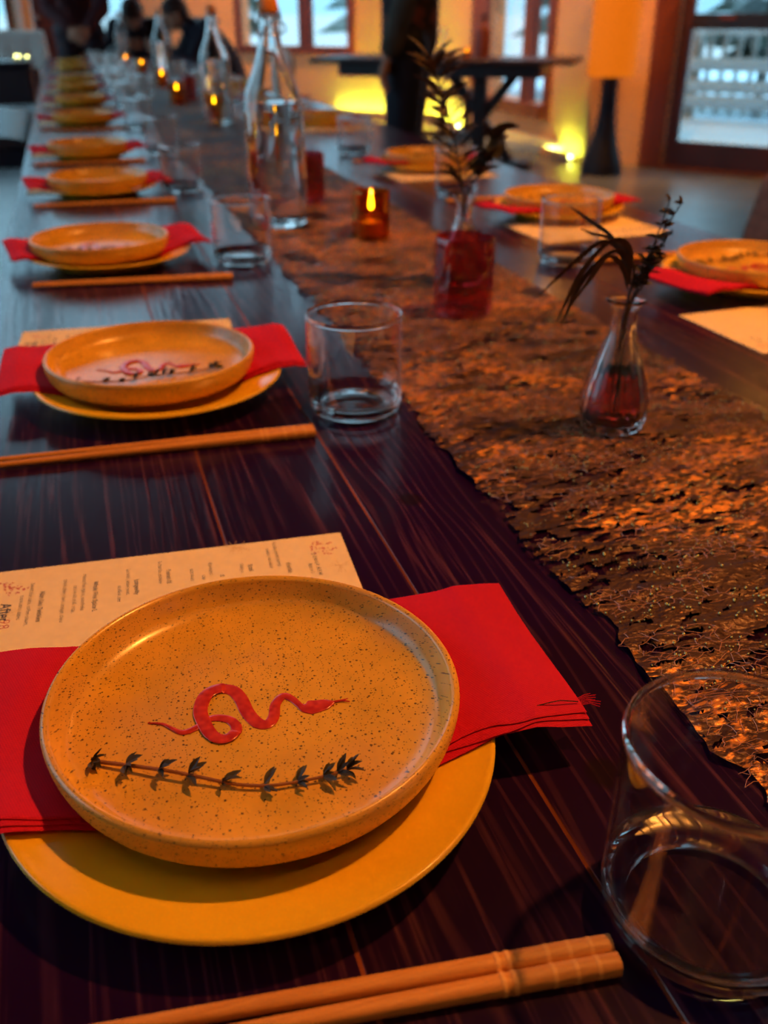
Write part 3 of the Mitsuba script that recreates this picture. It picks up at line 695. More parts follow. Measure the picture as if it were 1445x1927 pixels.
def setting(i, side, x, y, menu_off, menu_deg, nap_off, ch, glass, salad_off=(0, 0), deg=0.0, sprig=1, chops=True):
    """one place at the table. offsets are in table coordinates from the plate's centre"""
    w = ORD[i]; row = 'left row' if side == 'L' else 'right row'
    where = f'{w} place of the {row}'
    face = 0 if side == 'L' else 180
    k = put(fresh('menu_card'), D_menu, at(x + menu_off[0], y + menu_off[1], TZ, face + menu_deg)); tag(k, f'cream printed menu under the dinner plate, {where}', 'menu', 'paper menus')
    for nm, d, kd in (('lettering', D_let, None), ('red_numeral', D_98, None), ('red_flower_print', D_flor, 'stuff'), ('gold_sprig_print', D_gold, 'stuff')): part(k, nm, d, at(x + menu_off[0], y + menu_off[1], TZ, face + menu_deg), kind=kd)
    k = put(fresh('dinner_plate'), D_dinner, at(x, y, TZ + .0008)); tag(k, f'glossy mustard dinner plate, {where}', 'plate', 'mustard dinner plates')
    k = put(fresh('napkin'), D_napkin[i % 3], at(x + nap_off[0], y + nap_off[1], TZ, nap_off[2] + face)); tag(k, f'folded red napkin across the dinner plate, {where}', 'napkin', 'red napkins')
    if i == 0 and side == 'L':
        part(k, 'frayed_corner', mikit.ply(tuft, 'mat_napkin'), at(x + nap_off[0], y + nap_off[1], TZ, nap_off[2] + face)); part(k, 'hem', mikit.ply(hem, 'mat_maroon'), at(x + nap_off[0], y + nap_off[1], TZ + .0002, nap_off[2] + face))
    sx, sy = x + salad_off[0], y + salad_off[1]
    k = put(fresh('salad_plate'), D_salad, at(sx, sy, TZ + SB)); tag(k, f'speckled plate with a red snake, {where}', 'plate', 'speckled snake plates')
    part(k, 'snake_motif', D_snake, at(sx, sy, TZ + SB + .0047, face + deg), 'red painted snake')
    tw_ = at(sx, sy, TZ + SB + .0058, face + deg)
    k = thing('thyme_sprig', f'thyme sprig on the speckled plate, {where}', 'herb sprig', 'thyme sprigs')
    if i == 0 and side == 'L':
        path = [(-.071, -.013, .0010), (-.058, -.020, .0015), (-.042, -.0295, .0025), (-.029, -.037, .002), (-.016, -.044, .001), (-.003, -.0485, .0008), (.010, -.050, .001), (.020, -.0505, .0015), (.030, -.050, .002)]
        for m in thyme(path, [.0, .125, .24, .345, .46, .60, .73, .86, .93, 1.0], 5, k, tw_): part(k, 'leaf', mikit.ply(m, 'mat_leaf', 40), tw_)
    else:
        r = np.random.default_rng(40 + i + (20 if side == 'R' else 0)); yy = r.uniform(-.045, -.03)
        path = [(-.065, yy + r.uniform(-.004, .01), .001), (-.03, yy + r.uniform(-.008, .004), .002), (0, yy + r.uniform(-.008, .004), .0015), (.03, yy + .002, .001), (.058, yy + r.uniform(0, .012), .001)]
        part(k, 'leaves', mikit.ply(cat(thyme(path, [.02, .15, .27, .36, .45, .5, .55, .62, .75, .9, 1], 60 + i, k, tw_)), 'mat_leaf', 40), tw_, kind='stuff')
    if chops:
        for j, (cx, cy, cd) in enumerate(ch):
            k = put(fresh('chopstick'), D_chop, at(cx, cy, TZ, cd)); tag(k, f'wooden chopstick, {("farther", "nearer")[j]} one of the pair, {where}', 'chopstick', f'chopstick pair at the {where}')
            part(k, 'ring_band', D_chopring, at(cx, cy, TZ, cd))
    if glass:
        k = thing('tumbler', f'clear straight-sided drinking glass, {where}', 'drinking glass', 'clear drinking glasses'); tumbler(k, at(glass[0], glass[1], TZ + .0004 + (0.0035 if RX0 - .04 < glass[0] < RX1 + .04 else 0)))


def pair(x, y, deg):
    """two chopsticks side by side, right ends at about (x, y)"""
    a = math.radians(deg); c, s = math.cos(a), math.sin(a)
    return [(x - .121 * c - s * .004, y - .121 * s + c * .004, deg), (x - .121 * c + s * .0045, y - .121 * s - c * .0045, deg + .6)]


setting(0, 'L', .038, .315, (-.022, .127), -3.9, (.016, .021, -2), pair(.141, .1785, -7), (.1835, .1865), (.004, .009))
setting(1, 'L', .043, .797, (-.02, .144), -4.5, (-.002, .035, -1), pair(.150, .664, -3), (.196, .706), (-.005, .008))
setting(2, 'L', .025, 1.310, (-.02, .12), -4, (.0, .03, 9), pair(.168, 1.176, -7), (.197, 1.262), (-.010, .005))
setting(3, 'L', .033, 1.875, (-.02, .10), -3, (.0, .02, 7), pair(.160, 1.755, -2), (.186, 1.865))
setting(4, 'L', .030, 2.40, (-.02, .10), -3, (.0, .02, 6), pair(.150, 2.30, 1), (.20, 2.39))
setting(5, 'L', .036, 3.17, (-.02, .10), -3, (.0, .02, 5), pair(.158, 3.02, -2), (.19, 3.0))
setting(6, 'L', .045, 3.86, (-.02, .10), -3, (.0, .02, 8), pair(.16, 3.70, 0), (.20, 3.75))
setting(7, 'L', .050, 4.60, (-.02, .10), -3, (.0, .02, 5), pair(.16, 4.44, 0), (.20, 4.5))
setting(8, 'L', .055, 5.20, (-.02, .10), -3, (.0, .02, 5), pair(.17, 5.05, 0), (.21, 5.1))
setting(9, 'L', .06, 6.40, (-.02, .10), -3, (.0, .02, 4), pair(.17, 6.25, 0), (.21, 6.3))
setting(10, 'L', .06, 7.20, (-.02, .10), -3, (.0, .02, 4), pair(.17, 7.05, 0), (.21, 7.1))
setting(0, 'R', .772, .955, (-.046, -.155), 2, (-.01, -.012, 12), pair(.86, 1.115, 0), (.612, 1.128))
setting(1, 'R', .752, 1.432, (-.006, -.112), 2, (-.0, .0, 10), pair(.86, 1.60, 0), (.660, 1.66))
setting(2, 'R', .722, 1.995, (-.0, -.075), 2, (.0, .0, 8), pair(.84, 2.14, 0), (.640, 2.28))
setting(3, 'R', .74, 2.95, (.0, -.1), 2, (.0, .0, 4), pair(.84, 3.1, 0), (.62, 3.08))
setting(4, 'R', .74, 3.75, (.0, -.1), 2, (.0, .0, 4), pair(.84, 3.9, 0), (.60, 3.85))
setting(5, 'R', .74, 4.55, (.0, -.1), 2, (.0, .0, 4), pair(.84, 4.7, 0), (.60, 4.65))

# ------------------------------------------------------------------ bottles
b_o = smoothprof([(0, .004), (.02, .003), (.034, .0), (.041, .002), (.0445, .009), (.0455, .03), (.0455, .15), (.0445, .172), (.040, .194), (.031, .215), (.0225, .236), (.0170, .258), (.0145, .275), (.0150, .283), (.0165, .287), (.0160, .294)], 5)
b_i = smoothprof([(.0145, .2955), (.0115, .294), (.0108, .282), (.0115, .270), (.0145, .256), (.0200, .235), (.0285, .214), (.0375, .193), (.0420, .171), (.0430, .15), (.0430, .03), (.0415, .014), (.036, .009), (.02, .009), (0, .011)], 5)
D_bottle = mikit.ply(lathe(np.vstack([b_o, b_i]), 72), 'mat_glass', 60)
wl = .178
wat = [q for q in b_i[::-1] if q[1] < wl]
D_water = mikit.ply(lathe(np.vstack([[(max(q[0] - .0004, 0), q[1] + .0004) for q in wat], [(np.interp(wl, [.171, .193], [.042, .0375]) - .0004, wl), (0, wl)]]), 72), 'mat_water', 60)
D_stop = mikit.ply(cat([lathe(smoothprof([(0, .293), (.009, .293), (.0135, .2965), (.0140, .304), (.012, .313), (.006, .317), (0, .318)], 4), 32)]), 'mat_stopper', 40)
wire = []
for s in (-1, 1):
    wire += [tube(smoothprof([(s * .0165, 0, .262), (s * .0225, .001, .275), (s * .0240, .003, .289), (s * .020, .004, .303), (s * .011, .002, .313), (0, 0, .316)], 5), .0012, 7)]
    wire += [tube(smoothprof([(s * .0175, 0, .268), (s * .019, -.014, .272), (s * .012, -.022, .280), (0, -.024, .283)], 5), .0012, 7)]
wire += [tube([(0.0172 * math.cos(a), .0172 * math.sin(a), .268) for a in np.linspace(0, 2 * PI, 25)], .001, 6)]
D_wire = mikit.ply(cat(wire), 'mat_steel', 40)
for i, (x, y, zl) in enumerate(((.292, 1.485, 0.0025), (.432, 3.06, .002), (.478, 5.2, .002), (.425, 7.6, .002))):
    t = thing('water_bottle', ('clear swing-top water bottle nearest the camera, beside the gold votive', 'second swing-top water bottle along the runner', 'third swing-top water bottle along the runner', 'farthest swing-top water bottle near the seated guests')[i], 'bottle', 'swing-top water bottles on the runner')
    q = at(x, y, TZ + zl, 25 + 40 * i)
    part(t, 'bottle_glass', D_bottle, q); part(t, 'water', D_water, q); part(t, 'stopper', D_stop, q); part(t, 'wire_bail', D_wire, q)

# ------------------------------------------------------------------ bud vases, tumblers and votives on the runner
v_o = smoothprof([(0, .003), (.018, .001), (.0235, .0015), (.0262, .008), (.0262, .018), (.0246, .030), (.0200, .048), (.0150, .064), (.0110, .076), (.0098, .084), (.0100, .094), (.0128, .0995), (.0148, .1015), (.0150, .1028)], 5)
v_i = smoothprof([(.0138, .1035), (.0118, .1008), (.0085, .094), (.0080, .084), (.0094, .076), (.0132, .064), (.0182, .048), (.0228, .030), (.0244, .018), (.0235, .009), (.018, .006), (0, .007)], 5)
vp = np.vstack([v_o, v_i]); flw = np.clip((vp[:, 1] - .012) / .012, 0, 1) * np.clip((.082 - vp[:, 1]) / .012, 0, 1); flw[len(v_o):] *= .15
D_vase = mikit.ply(lathe(vp, 144, .030, 18, flw), 'mat_glass', 60)
vl = .046; vw = [q for q in v_i[::-1] if q[1] < vl]
D_redw = mikit.ply(lathe(np.vstack([[(max(q[0] - .0004, 0), q[1] + .0003) for q in vw], [(.0184, vl), (0, vl)]]), 64), 'mat_red_water', 60)


def bud_vase(x, y, lab, red):
    t = thing('bud_vase', lab, 'vase'); part(t, 'vase_glass', D_vase, at(x, y, TZ + .003))
    if red: part(t, 'red_water', D_redw, at(x, y, TZ + .003))
    return t


V1 = (.381, .604)
bud_vase(*V1, 'ribbed clear bud vase holding red-tinted water and drooping dark leaves', True)
o = np.array([V1[0], V1[1], TZ + .003])
right, upv = np.array([math.cos(YAW), -math.sin(YAW), 0]), np.array([0, 0, 1.0]); back = np.array([math.sin(YAW), math.cos(YAW), 0])
g3 = lambda a, b, c=0.0: o + right * a + upv * b + back * c        # a to the side, b up, c away
t = thing('leaf_stem', 'arching stem of long dark lance-shaped leaves in the ribbed bud vase', 'foliage')
part(t, 'stem', mikit.ply(tube(smoothprof([g3(.001, .012), g3(-.002, .06), g3(.001, .10), g3(.003, .125), g3(-.006, .142)], 6), np.linspace(.0014, .0009, 25), 8), 'mat_dark_stem', 40))


def arc_leaf(pts, w):
    c = smoothprof(pts, 6); n = len(c); s = np.linspace(0, 1, n); wd_ = w * np.sin(PI * np.clip(s, .03, .985)) ** .7
    tn = np.gradient(c, axis=0); tn /= np.linalg.norm(tn, axis=1, keepdims=True); sd = np.cross(tn, np.array([.25, .55, .8])); sd /= np.linalg.norm(sd, axis=1, keepdims=True); nm = np.cross(sd, tn)
    V = np.stack([c + sd * wd_[:, None] / 2 + nm * wd_[:, None] * .12, c, c - sd * wd_[:, None] / 2 + nm * wd_[:, None] * .12, c - nm * .0005], 1).reshape(-1, 3); F = []
    for i in range(n - 1):
        for j in range(4):
            a, b = i * 4 + j, i * 4 + (j + 1) % 4; F += [[a, b, b + 4], [a, b + 4, a + 4]]
    return tm(V, F)


tops = [[g3(.000, .118), g3(-.008, .138, .004), g3(-.022, .143, .006), g3(-.042, .128, .004), g3(-.066, .106, .0)],
        [g3(.001, .118), g3(-.004, .140, -.004), g3(-.018, .148, -.010), g3(-.038, .128, -.016), g3(-.055, .092, -.02)],
        [g3(.001, .114), g3(-.005, .133, -.002), g3(-.016, .139, -.006), g3(-.036, .120, -.010), g3(-.050, .086, -.012)],
        [g3(-.004, .132), g3(-.014, .146, .012), g3(-.028, .155, .022), g3(-.043, .165, .03)],
        [g3(.000, .110), g3(-.006, .126, -.004), g3(-.020, .137, -.012), g3(-.034, .118, -.014), g3(-.048, .100, -.02)],
        [g3(-.006, .140), g3(-.016, .146, .010), g3(-.026, .147, .018), g3(-.034, .150, .025)]]
for q, w in zip(tops, (.0085, .008, .0075, .008, .006, .006)): part(t, 'leaf', mikit.ply(arc_leaf(q, w), 'mat_lance_leaf', 50))
t = thing('herb_flower_stem', 'upright sprig of small dark herb flowers in the ribbed bud vase', 'flower')
r = np.random.default_rng(3); fl_, st_ = [], []
for tip, lean in (((.034, .170, .012), 0), ((.020, .176, -.008), 1), ((.026, .150, .004), 2), ((.016, .138, -.006), 3)):
    s = smoothprof([g3(.001, .02), g3(.002, .09), g3(.006 + .002 * lean, .118, tip[2] * .4), g3(*tip)], 7); st_.append(tube(s, np.linspace(.0009, .0005, len(s)), 6))
    for i in range(int(len(s) * .62), len(s)):
        for j in range(5):
            d = r.normal(0, 1, 3); d[2] = abs(d[2]) * .6 + .2; L = r.uniform(.004, .0085)
            fl_.append(orient(leaf_mesh(L, L * .5, .6, .1, 5), s[i], d, r.uniform(-1, 1)))
part(t, 'stem', mikit.ply(cat(st_), 'mat_dark_stem', 40)); part(t, 'flowers', mikit.ply(cat(fl_), 'mat_leaf', 40), kind='stuff')

# the second vase, behind the red glass
V2 = (.432, 1.06)
bud_vase(*V2, 'plain bud vase behind the red cut glass holder, with a tall olive branch', False)
o = np.array([V2[0], V2[1], TZ + .003])
t = thing('olive_branch', 'tall dark olive branch with narrow leaves rising from the vase behind the red holder', 'foliage')
s = smoothprof([g3(.0, .012), g3(.0, .09), g3(-.006, .13), g3(-.018, .18), g3(-.034, .225), g3(-.042, .245)], 6)
part(t, 'stem', mikit.ply(tube(s, np.linspace(.0016, .0008, len(s)), 8), 'mat_dark_stem', 40))
r = np.random.default_rng(8)
for i in range(9, len(s)):
    for sg in (-1, 1):
        d = (right * sg * r.uniform(.35, .9) + upv * r.uniform(.3, 1.0) + back * r.uniform(-.5, .5)); L = r.uniform(.026, .044)
        part(t, 'leaf', mikit.ply(orient(leaf_mesh(L, .0095, .3, .2, 8), s[i], d, r.uniform(-.5, .5)), 'mat_lance_leaf', 50))
t = thing('eucalyptus_sprig', 'short sprig of round dark leaves leaning right out of the vase behind the red holder', 'foliage')
s = smoothprof([g3(.001, .02), g3(.002, .10), g3(.012, .122), g3(.028, .15), g3(.034, .175)], 6)
part(t, 'stem', mikit.ply(tube(s, np.linspace(.0013, .0008, len(s)), 8), 'mat_dark_stem', 40))
for i in range(12, len(s)):
    d = right * r.uniform(-.4, 1.0) + upv * r.uniform(-.2, .8) + back * r.uniform(-.6, .6); L = r.uniform(.018, .030)
    part(t, 'leaf', mikit.ply(orient(leaf_mesh(L, L * .8, .2, .15, 8), s[i], d, r.uniform(-.7, .7)), 'mat_leaf', 50))


def facet(n=48):
    pr = np.vstack([smoothprof([(0, 0), (.026, 0), (.031, .003), (.0322, .01), (.0325, .04), (.0325, .078)], 6), smoothprof([(.0318, .0815), (.0305, .0805), (.0295, .04), (.0290, .014), (.026, .009), (0, .009)], 6)])
    m = lathe(pr, n * 2); v = m.vertices; rr = np.hypot(v[:, 0], v[:, 1]); a = np.arctan2(v[:, 1], v[:, 0]); out = (rr > .0310) & (v[:, 2] > .006) & (v[:, 2] < .074)
    k = 1 + np.where(out, .035 * np.sin(a * 12 + v[:, 2] * 350) * np.sin(v[:, 2] * 420 - a * 5), 0); v[:, 0] *= k; v[:, 1] *= k; m.vertices = v; return m


D_red = mikit.ply(facet(), 'mat_red_glass', 60)
D_flame = mikit.ply(lathe(smoothprof([(0, 0), (.0032, .003), (.0038, .009), (.0022, .018), (0, .026)], 5), 16), 'mat_black', True, emitter=emit(90, 42, 7, w=.12))
D_candle = mikit.ply(cat([lathe([(0, 0), (.018, 0), (.018, .018), (.016, .019), (0, .018)], 32), tube([[0, 0, .018], [0, 0, .024]], .0006, 6)]), 'mat_wax', 40)
for i, (x, y) in enumerate(((.386, .940), (.378, 1.66), (.46, 4.05))):
    t = thing('candle_holder', ('red cut glass candle holder in front of the olive branch', 'red glass candle holder behind the nearest water bottle', 'red glass candle holder far along the runner')[i], 'candle holder')
    part(t, 'cup', D_red, at(x, y, TZ + .003, 30 * i))
votp = np.vstack([smoothprof([(0, 0), (.024, 0), (.0268, .002), (.0275, .006), (.0277, .06), (.0277, .0645)], 5), smoothprof([(.0270, .0660), (.0262, .0645), (.0258, .03), (.0255, .006), (.02, .004), (0, .004)], 5)])
D_vot = mikit.ply(lathe(votp, 64), 'mat_gold_votive', 50)
gold = [(.404, 1.352), (.43, 2.3), (.47, 3.25), (.40, 3.9), (.44, 4.9), (.44, 6.1), (.40, 6.9)]
for i, (x, y) in enumerate(gold):
    t = thing('gold_votive', f'gold mercury-glass votive with a lit candle, {ORD[i] if i else "nearest"} along the runner', 'candle holder', 'gold votives along the runner')
    part(t, 'cup', D_vot, at(x, y, TZ + .003)); part(t, 'candle', D_candle, at(x, y, TZ + .0075)); part(t, 'flame', D_flame, at(x, y, TZ + .030 + (.012 if i == 0 else .015)))
# more glasses far along the table
for i, (x, y) in enumerate(((.30, 4.2), (.26, 4.9), (.33, 5.6), (.28, 6.2), (.30, 6.8), (.55, 4.4), (.56, 5.3))):
    k = thing('tumbler', f'clear drinking glass on the far part of the runner, {ORD[i] if i else "first"} from the camera', 'drinking glass', 'clear drinking glasses on the far runner'); tumbler(k, at(x, y, TZ + .0044))

# ------------------------------------------------------------------ furniture around the room
def trestle():
    t = thing('trestle_table', 'dark wooden table with X-shaped trestle legs behind the standing person', 'table')
    # its own frame: x along the length, y across
    tw_ = T().translate([2.80, 7.25, 0]).rotate([0, 0, 1], -33)
    part(t, 'tabletop', mikit.ply(box(-.98, .95, -.42, .42, .735, .765, .006), 'mat_dark_wood'), tw_)
    part(t, 'apron', mikit.ply(cat([box(-.78, .72, -.33, -.30, .645, .735), box(-.78, .72, .30, .33, .645, .735), box(-.78, -.75, -.30, .30, .645, .735), box(.69, .72, -.30, .30, .645, .735)]), 'mat_black_wood'), tw_)
    for sg in (-1, 1):
        m = trimesh.creation.box(extents=[.80, .07, .07]); a = math.radians(52 * sg); m.vertices = m.vertices @ np.array([[math.cos(a), 0, -math.sin(a)], [0, 1, 0], [math.sin(a), 0, math.cos(a)]]) + [.25, .04 * sg, .335]
        part(t, 'cross_leg', mikit.ply(m, 'mat_black_wood'), tw_)
    part(t, 'post', mikit.ply(box(.20, .30, -.12, -.02 - .0, 0, .645, .01), 'mat_black_wood'), tw_)
    part(t, 'foot', mikit.ply(box(-.15, .65, -.14, .14, 0, .05, .01), 'mat_black_wood'), tw_)
    return tw_


ttw = trestle(); M_ = np.array(ttw.matrix)
tp = lambda x, y: (M_ @ np.array([x, y, 0, 1]))[:2]
wg = np.vstack([smoothprof([(0, 0), (.033, 0), (.034, .002), (.012, .005), (.0038, .012), (.0035, .08), (.010, .092), (.032, .115), (.040, .145), (.036, .20)], 5), smoothprof([(.0350, .2006), (.0386, .145), (.0305, .117), (.008, .095), (0, .094)], 5)])
D_wine = mikit.ply(lathe(wg, 48), 'mat_glass', 60)
for i, q in enumerate(((-.32, .0), (-.22, .12), (-.12, .22))):
    k = put(fresh('wine_glass'), D_wine, at(*tp(*q), .766)); tag(k, f'clear stemmed wine glass on the trestle table, {("left", "middle", "right")[i]} of the three', 'wine glass', 'wine glasses on the trestle table')
t = thing('brown_bottle', 'squat dark brown bottle standing on the trestle table by the tall window', 'bottle')
part(t, 'body', mikit.ply(lathe(smoothprof([(0, 0), (.055, 0), (.06, .01), (.06, .17), (.05, .2), (.022, .22), (.02, .26)], 5), 40), 'mat_frame_wood', 40), at(*tp(.22, .1), .766)); part(t, 'cap', mikit.ply(lathe([(0, .26), (.021, .26), (.021, .285), (0, .285)], 32), 'mat_black', 40), at(*tp(.22, .1), .766))
t = thing('pillar_candle', 'slim pale pink candle on the trestle table beside the brown bottle', 'candle')
part(t, 'wax', mikit.ply(lathe([(0, 0), (.018, 0), (.018, .27), (.015, .275), (0, .27)], 32), 'mat_white_cloth', 40), at(*tp(.34, .08), .766)); part(t, 'wick', mikit.ply(tube([[0, 0, .27], [0, 0, .283]], .001, 6), 'mat_black'), at(*tp(.34, .08), .766))
t = thing('gold_votive', 'small gold votive on the trestle table in front of the brown bottle', 'candle holder')
part(t, 'cup', D_vot, at(*tp(.14, -.1), .766)); part(t, 'candle', D_candle, at(*tp(.14, -.1), .7706)); part(t, 'flame', D_flame, at(*tp(.14, -.1), .805))


def bench(x, y, deg, L, w, lab, slats, m='mat_black_wood', h=.46, grp=None):
    t = thing('bench', lab, 'bench', grp); tw_ = at(x, y, 0, deg)
    part(t, 'seat', mikit.ply(box(-L / 2, L / 2, -w / 2, w / 2, h - .05, h, .008), m), tw_)
    for sx in (-1, 1):
        for sy in (-1, 1): part(t, 'leg', mikit.ply(box(sx * (L / 2 - .07) - .03, sx * (L / 2 - .07) + .03, sy * (w / 2 - .05) - .03, sy * (w / 2 - .05) + .03, 0, h - .05, .004), m), tw_)
    for k in range(slats):
        s = -L / 2 + .16 + (L - .32) * k / max(slats - 1, 1); part(t, 'slat', mikit.ply(box(s - .03, s + .03, -w / 2 + .04, -w / 2 + .065, .12, h - .05, .004), m), tw_)
    part(t, 'stretcher', mikit.ply(box(-L / 2 + .05, L / 2 - .05, -w / 2 + .035, -w / 2 + .07, .08, .13, .004), m), tw_)


bench(3.2, 8.45, -20, .75, .36, 'dark slatted bench against the glowing wall behind the trestle table', 3)
for y, L, lab in ((3.45, 2.5, 'pale painted plank bench along the left side of the long table, the nearer one'), (6.73, 3.0, 'pale painted plank bench along the left side of the long table, the farther one')):
    t = thing('bench', lab, 'bench', 'pale benches on the left'); tw_ = at(-.43, y, 0, 90)
    for k in range(3): part(t, 'plank', mikit.ply(box(-L / 2, L / 2, -.26 + .175 * k, -.09 + .175 * k, .405, .44, .004), 'mat_pale_paint'), tw_)
    for sx in (-1, 1):
        for sy in (-1, 1): part(t, 'leg', mikit.ply(box(sx * (L / 2 - .2) - .03, sx * (L / 2 - .2) + .03, sy * .18 - .03, sy * .18 + .03, 0, .405, .004), 'mat_pale_paint'), tw_)
t = thing('storage_box', 'low black box with a rounded lid standing on the pale bench left of the table', 'box'); tw_ = at(-.45, 5.42)
part(t, 'body', mikit.ply(box(-.22, .24, -.75, .75, .441, .53, .01), 'mat_black'), tw_)
u = np.linspace(0, PI, 17); lid = np.r_[[[-.24, .53]], np.c_[-.24 * np.cos(u), .545 + .035 * np.sin(u)], [[.24, .53]]]
from shapely.geometry import Polygon
lm = trimesh.creation.extrude_polygon(Polygon(np.c_[lid[:, 0] + .01, lid[:, 1]]), 1.54, engine='earcut'); v = lm.vertices.copy(); lm.vertices = np.c_[v[:, 0], .77 - v[:, 2], v[:, 1]]
part(t, 'lid', mikit.ply(lm, 'mat_black_wood', 30), tw_)
# buffet with tealights, draped table
t = thing('sideboard', 'black sideboard with tealights left of the long table', 'sideboard'); tw_ = at(-.93, 8.68)
part(t, 'top', mikit.ply(box(-.72, .72, -.38, .38, .70, .73, .006), 'mat_black_wood'), tw_); part(t, 'carcass', mikit.ply(box(-.69, .69, -.35, .36, .06, .70, .006), 'mat_black'), tw_)
for s in (-.345, .345):
    d_ = part(t, 'door', mikit.ply(box(s - .33, s + .33, -.37, -.35, .09, .68, .006), 'mat_black_wood'), tw_); part(d_, 'knob', mikit.ply(move(trimesh.creation.icosphere(2, .014), s - .28 * np.sign(s), -.38, .42), 'mat_gold_metal', True), tw_)
for s in (-.62, .62): part(t, 'leg', mikit.ply(box(s - .03, s + .03, -.3, .3, 0, .06), 'mat_black'), tw_)
for i, (x, y) in enumerate(((-.34, 8.56), (-.31, 8.46), (-.25, 8.40))):
    t = thing('tealight', f'small gold tealight burning on the black sideboard, {("left", "middle", "right")[i]} of the three', 'candle', 'tealights on the sideboard')
    part(t, 'cup', D_candle, at(x, y, .7305)); part(t, 'flame', D_flame, at(x, y, .752))
t = thing('buffet_table', 'table draped with a white cloth at the far left end of the room', 'table'); tw_ = at(-1.16, 11.0)
part(t, 'tabletop', mikit.ply(box(-1.0, 1.0, -.38, .38, .86, .90, .006), 'mat_dark_wood'), tw_)
for sx in (-.9, .9):
    for sy in (-.3, .3): part(t, 'leg', mikit.ply(box(sx - .03, sx + .03, sy - .03, sy + .03, 0, .86), 'mat_dark_wood'), tw_)
u = np.linspace(0, 1, 121); per = []
for k in range(240):
    q = k / 240 * (4.0 + 1.6); x, y = (q - 1.02, -.40) if q < 2.04 else ((1.02, q - 2.04 - .40) if q < 2.84 else ((1.02 - (q - 2.84), .40) if q < 4.88 else (-1.02, .40 - (q - 4.88) * .8 / .72)))
    per.append((x, y))
per = np.array(per); fold = .016 * np.sin(np.arange(240) * .9) + .01 * np.sin(np.arange(240) * .37); dirn = per / np.linalg.norm(per / [1.02, .4], axis=1, keepdims=True) * 0 + per / np.abs(per).max(1, keepdims=True) * 0 + np.c_[np.where(np.abs(per[:, 0]) > 1.0, np.sign(per[:, 0]), 0), np.where(np.abs(per[:, 1]) > .39, np.sign(per[:, 1]), 0)]
rows_ = [np.c_[per * .96, np.full(240, .906)], np.c_[per, np.full(240, .902)]] + [np.c_[per + dirn * (.008 + fold[:, None] * k / 6), np.full(240, .90 - .31 * k / 6)] for k in range(1, 7)]
V = np.vstack([*rows_, [[0, 0, .906]]]); F = []
for i in range(len(rows_) - 1):
    for j in range(240): a, b = i * 240 + j, i * 240 + (j + 1) % 240; F += [[a, b, b + 240], [a, b + 240, a + 240]]
F += [[len(V) - 1, (j + 1) % 240, j] for j in range(240)]
k = put(fresh('tablecloth'), mikit.ply(tm(V, F), 'mat_white_cloth', 50), tw_); tag(k, 'white cloth draped over the buffet table at the far left', 'tablecloth')


def dining_chair(x, y, deg, lab, m='mat_brown_fabric'):
    t = thing('dining_chair', lab, 'chair'); tw_ = at(x, y, 0, deg)       # faces local +x
    seat = box(-.22, .22, -.22, .22, .40, .48, .035)
    part(t, 'seat', mikit.ply(seat, m, 40), tw_)
    pr = m3.Manifold.batch_hull([m3.Manifold.sphere(.045, 24).translate([-.23 - .03 * (z > .6), yy, z]) for yy, z in ((-.19, .52), (.19, .52), (-.16, .745), (.16, .745), (0, .785))]).refine_to_length(.04).smooth_out(60).to_mesh()
    part(t, 'backrest', mikit.ply(trimesh.Trimesh(pr.vert_properties[:, :3], pr.tri_verts), m, True), tw_)
    for sx in (-.18, .18):
        for sy in (-.18, .18): part(t, 'leg', mikit.ply(tube([[sx * 1.08, sy * 1.08, 0], [sx, sy, .40]], [.013, .02], 10), 'mat_black_wood', 40), tw_)


dining_chair(1.035, 1.45, 172, 'brown upholstered dining chair with a rounded back at the right edge of the long table')

dining_chair(1.32, 7.5, 180, 'white upholstered dining chair at the far right side of the long table', 'mat_white_cloth')

# ------------------------------------------------------------------ people
def hull(a, ra, b, rb):
    s = lambda p, r_: m3.Manifold.sphere(r_, 18).translate([float(v) for v in p])
    return m3.Manifold.batch_hull([s(a, ra), s(b, rb)])


def blend(bones, J, extra=(), infl=0.0, ref=.028, it=12):
    ms = [hull(J[a], ra + infl, J[b], rb + infl) for a, ra, b, rb in bones] + list(extra)
    m = m3.Manifold.batch_boolean(ms, m3.OpType.Add).refine_to_length(ref).to_mesh()
    t_ = trimesh.Trimesh(m.vert_properties[:, :3], m.tri_verts); t_.merge_vertices(); trimesh.smoothing.filter_taubin(t_, .5, .53, it); return t_


ARM = lambda s: [(s + 'sh', .055, s + 'el', .042), (s + 'el', .040, s + 'wr', .027)]
LEG = lambda s: [(s + 'hip', .085, s + 'kn', .060), (s + 'kn', .055, s + 'an', .038), (s + 'an', .036, s + 'toe', .030), (s + 'an', .034, s + 'heel', .028)]
TORSO = [('pelvis', .115, 'waist', .115), ('waist', .115, 'chest', .125), ('Lhip', .085, 'Rhip', .085), ('Lsh', .055, 'Rsh', .055), ('chest', .12, 'Lsh', .058), ('chest', .12, 'Rsh', .058), ('pelvis', .11, 'Lhip', .088), ('pelvis', .11, 'Rhip', .088), ('chest', .08, 'neck', .052), ('neck', .05, 'skull', .055)]


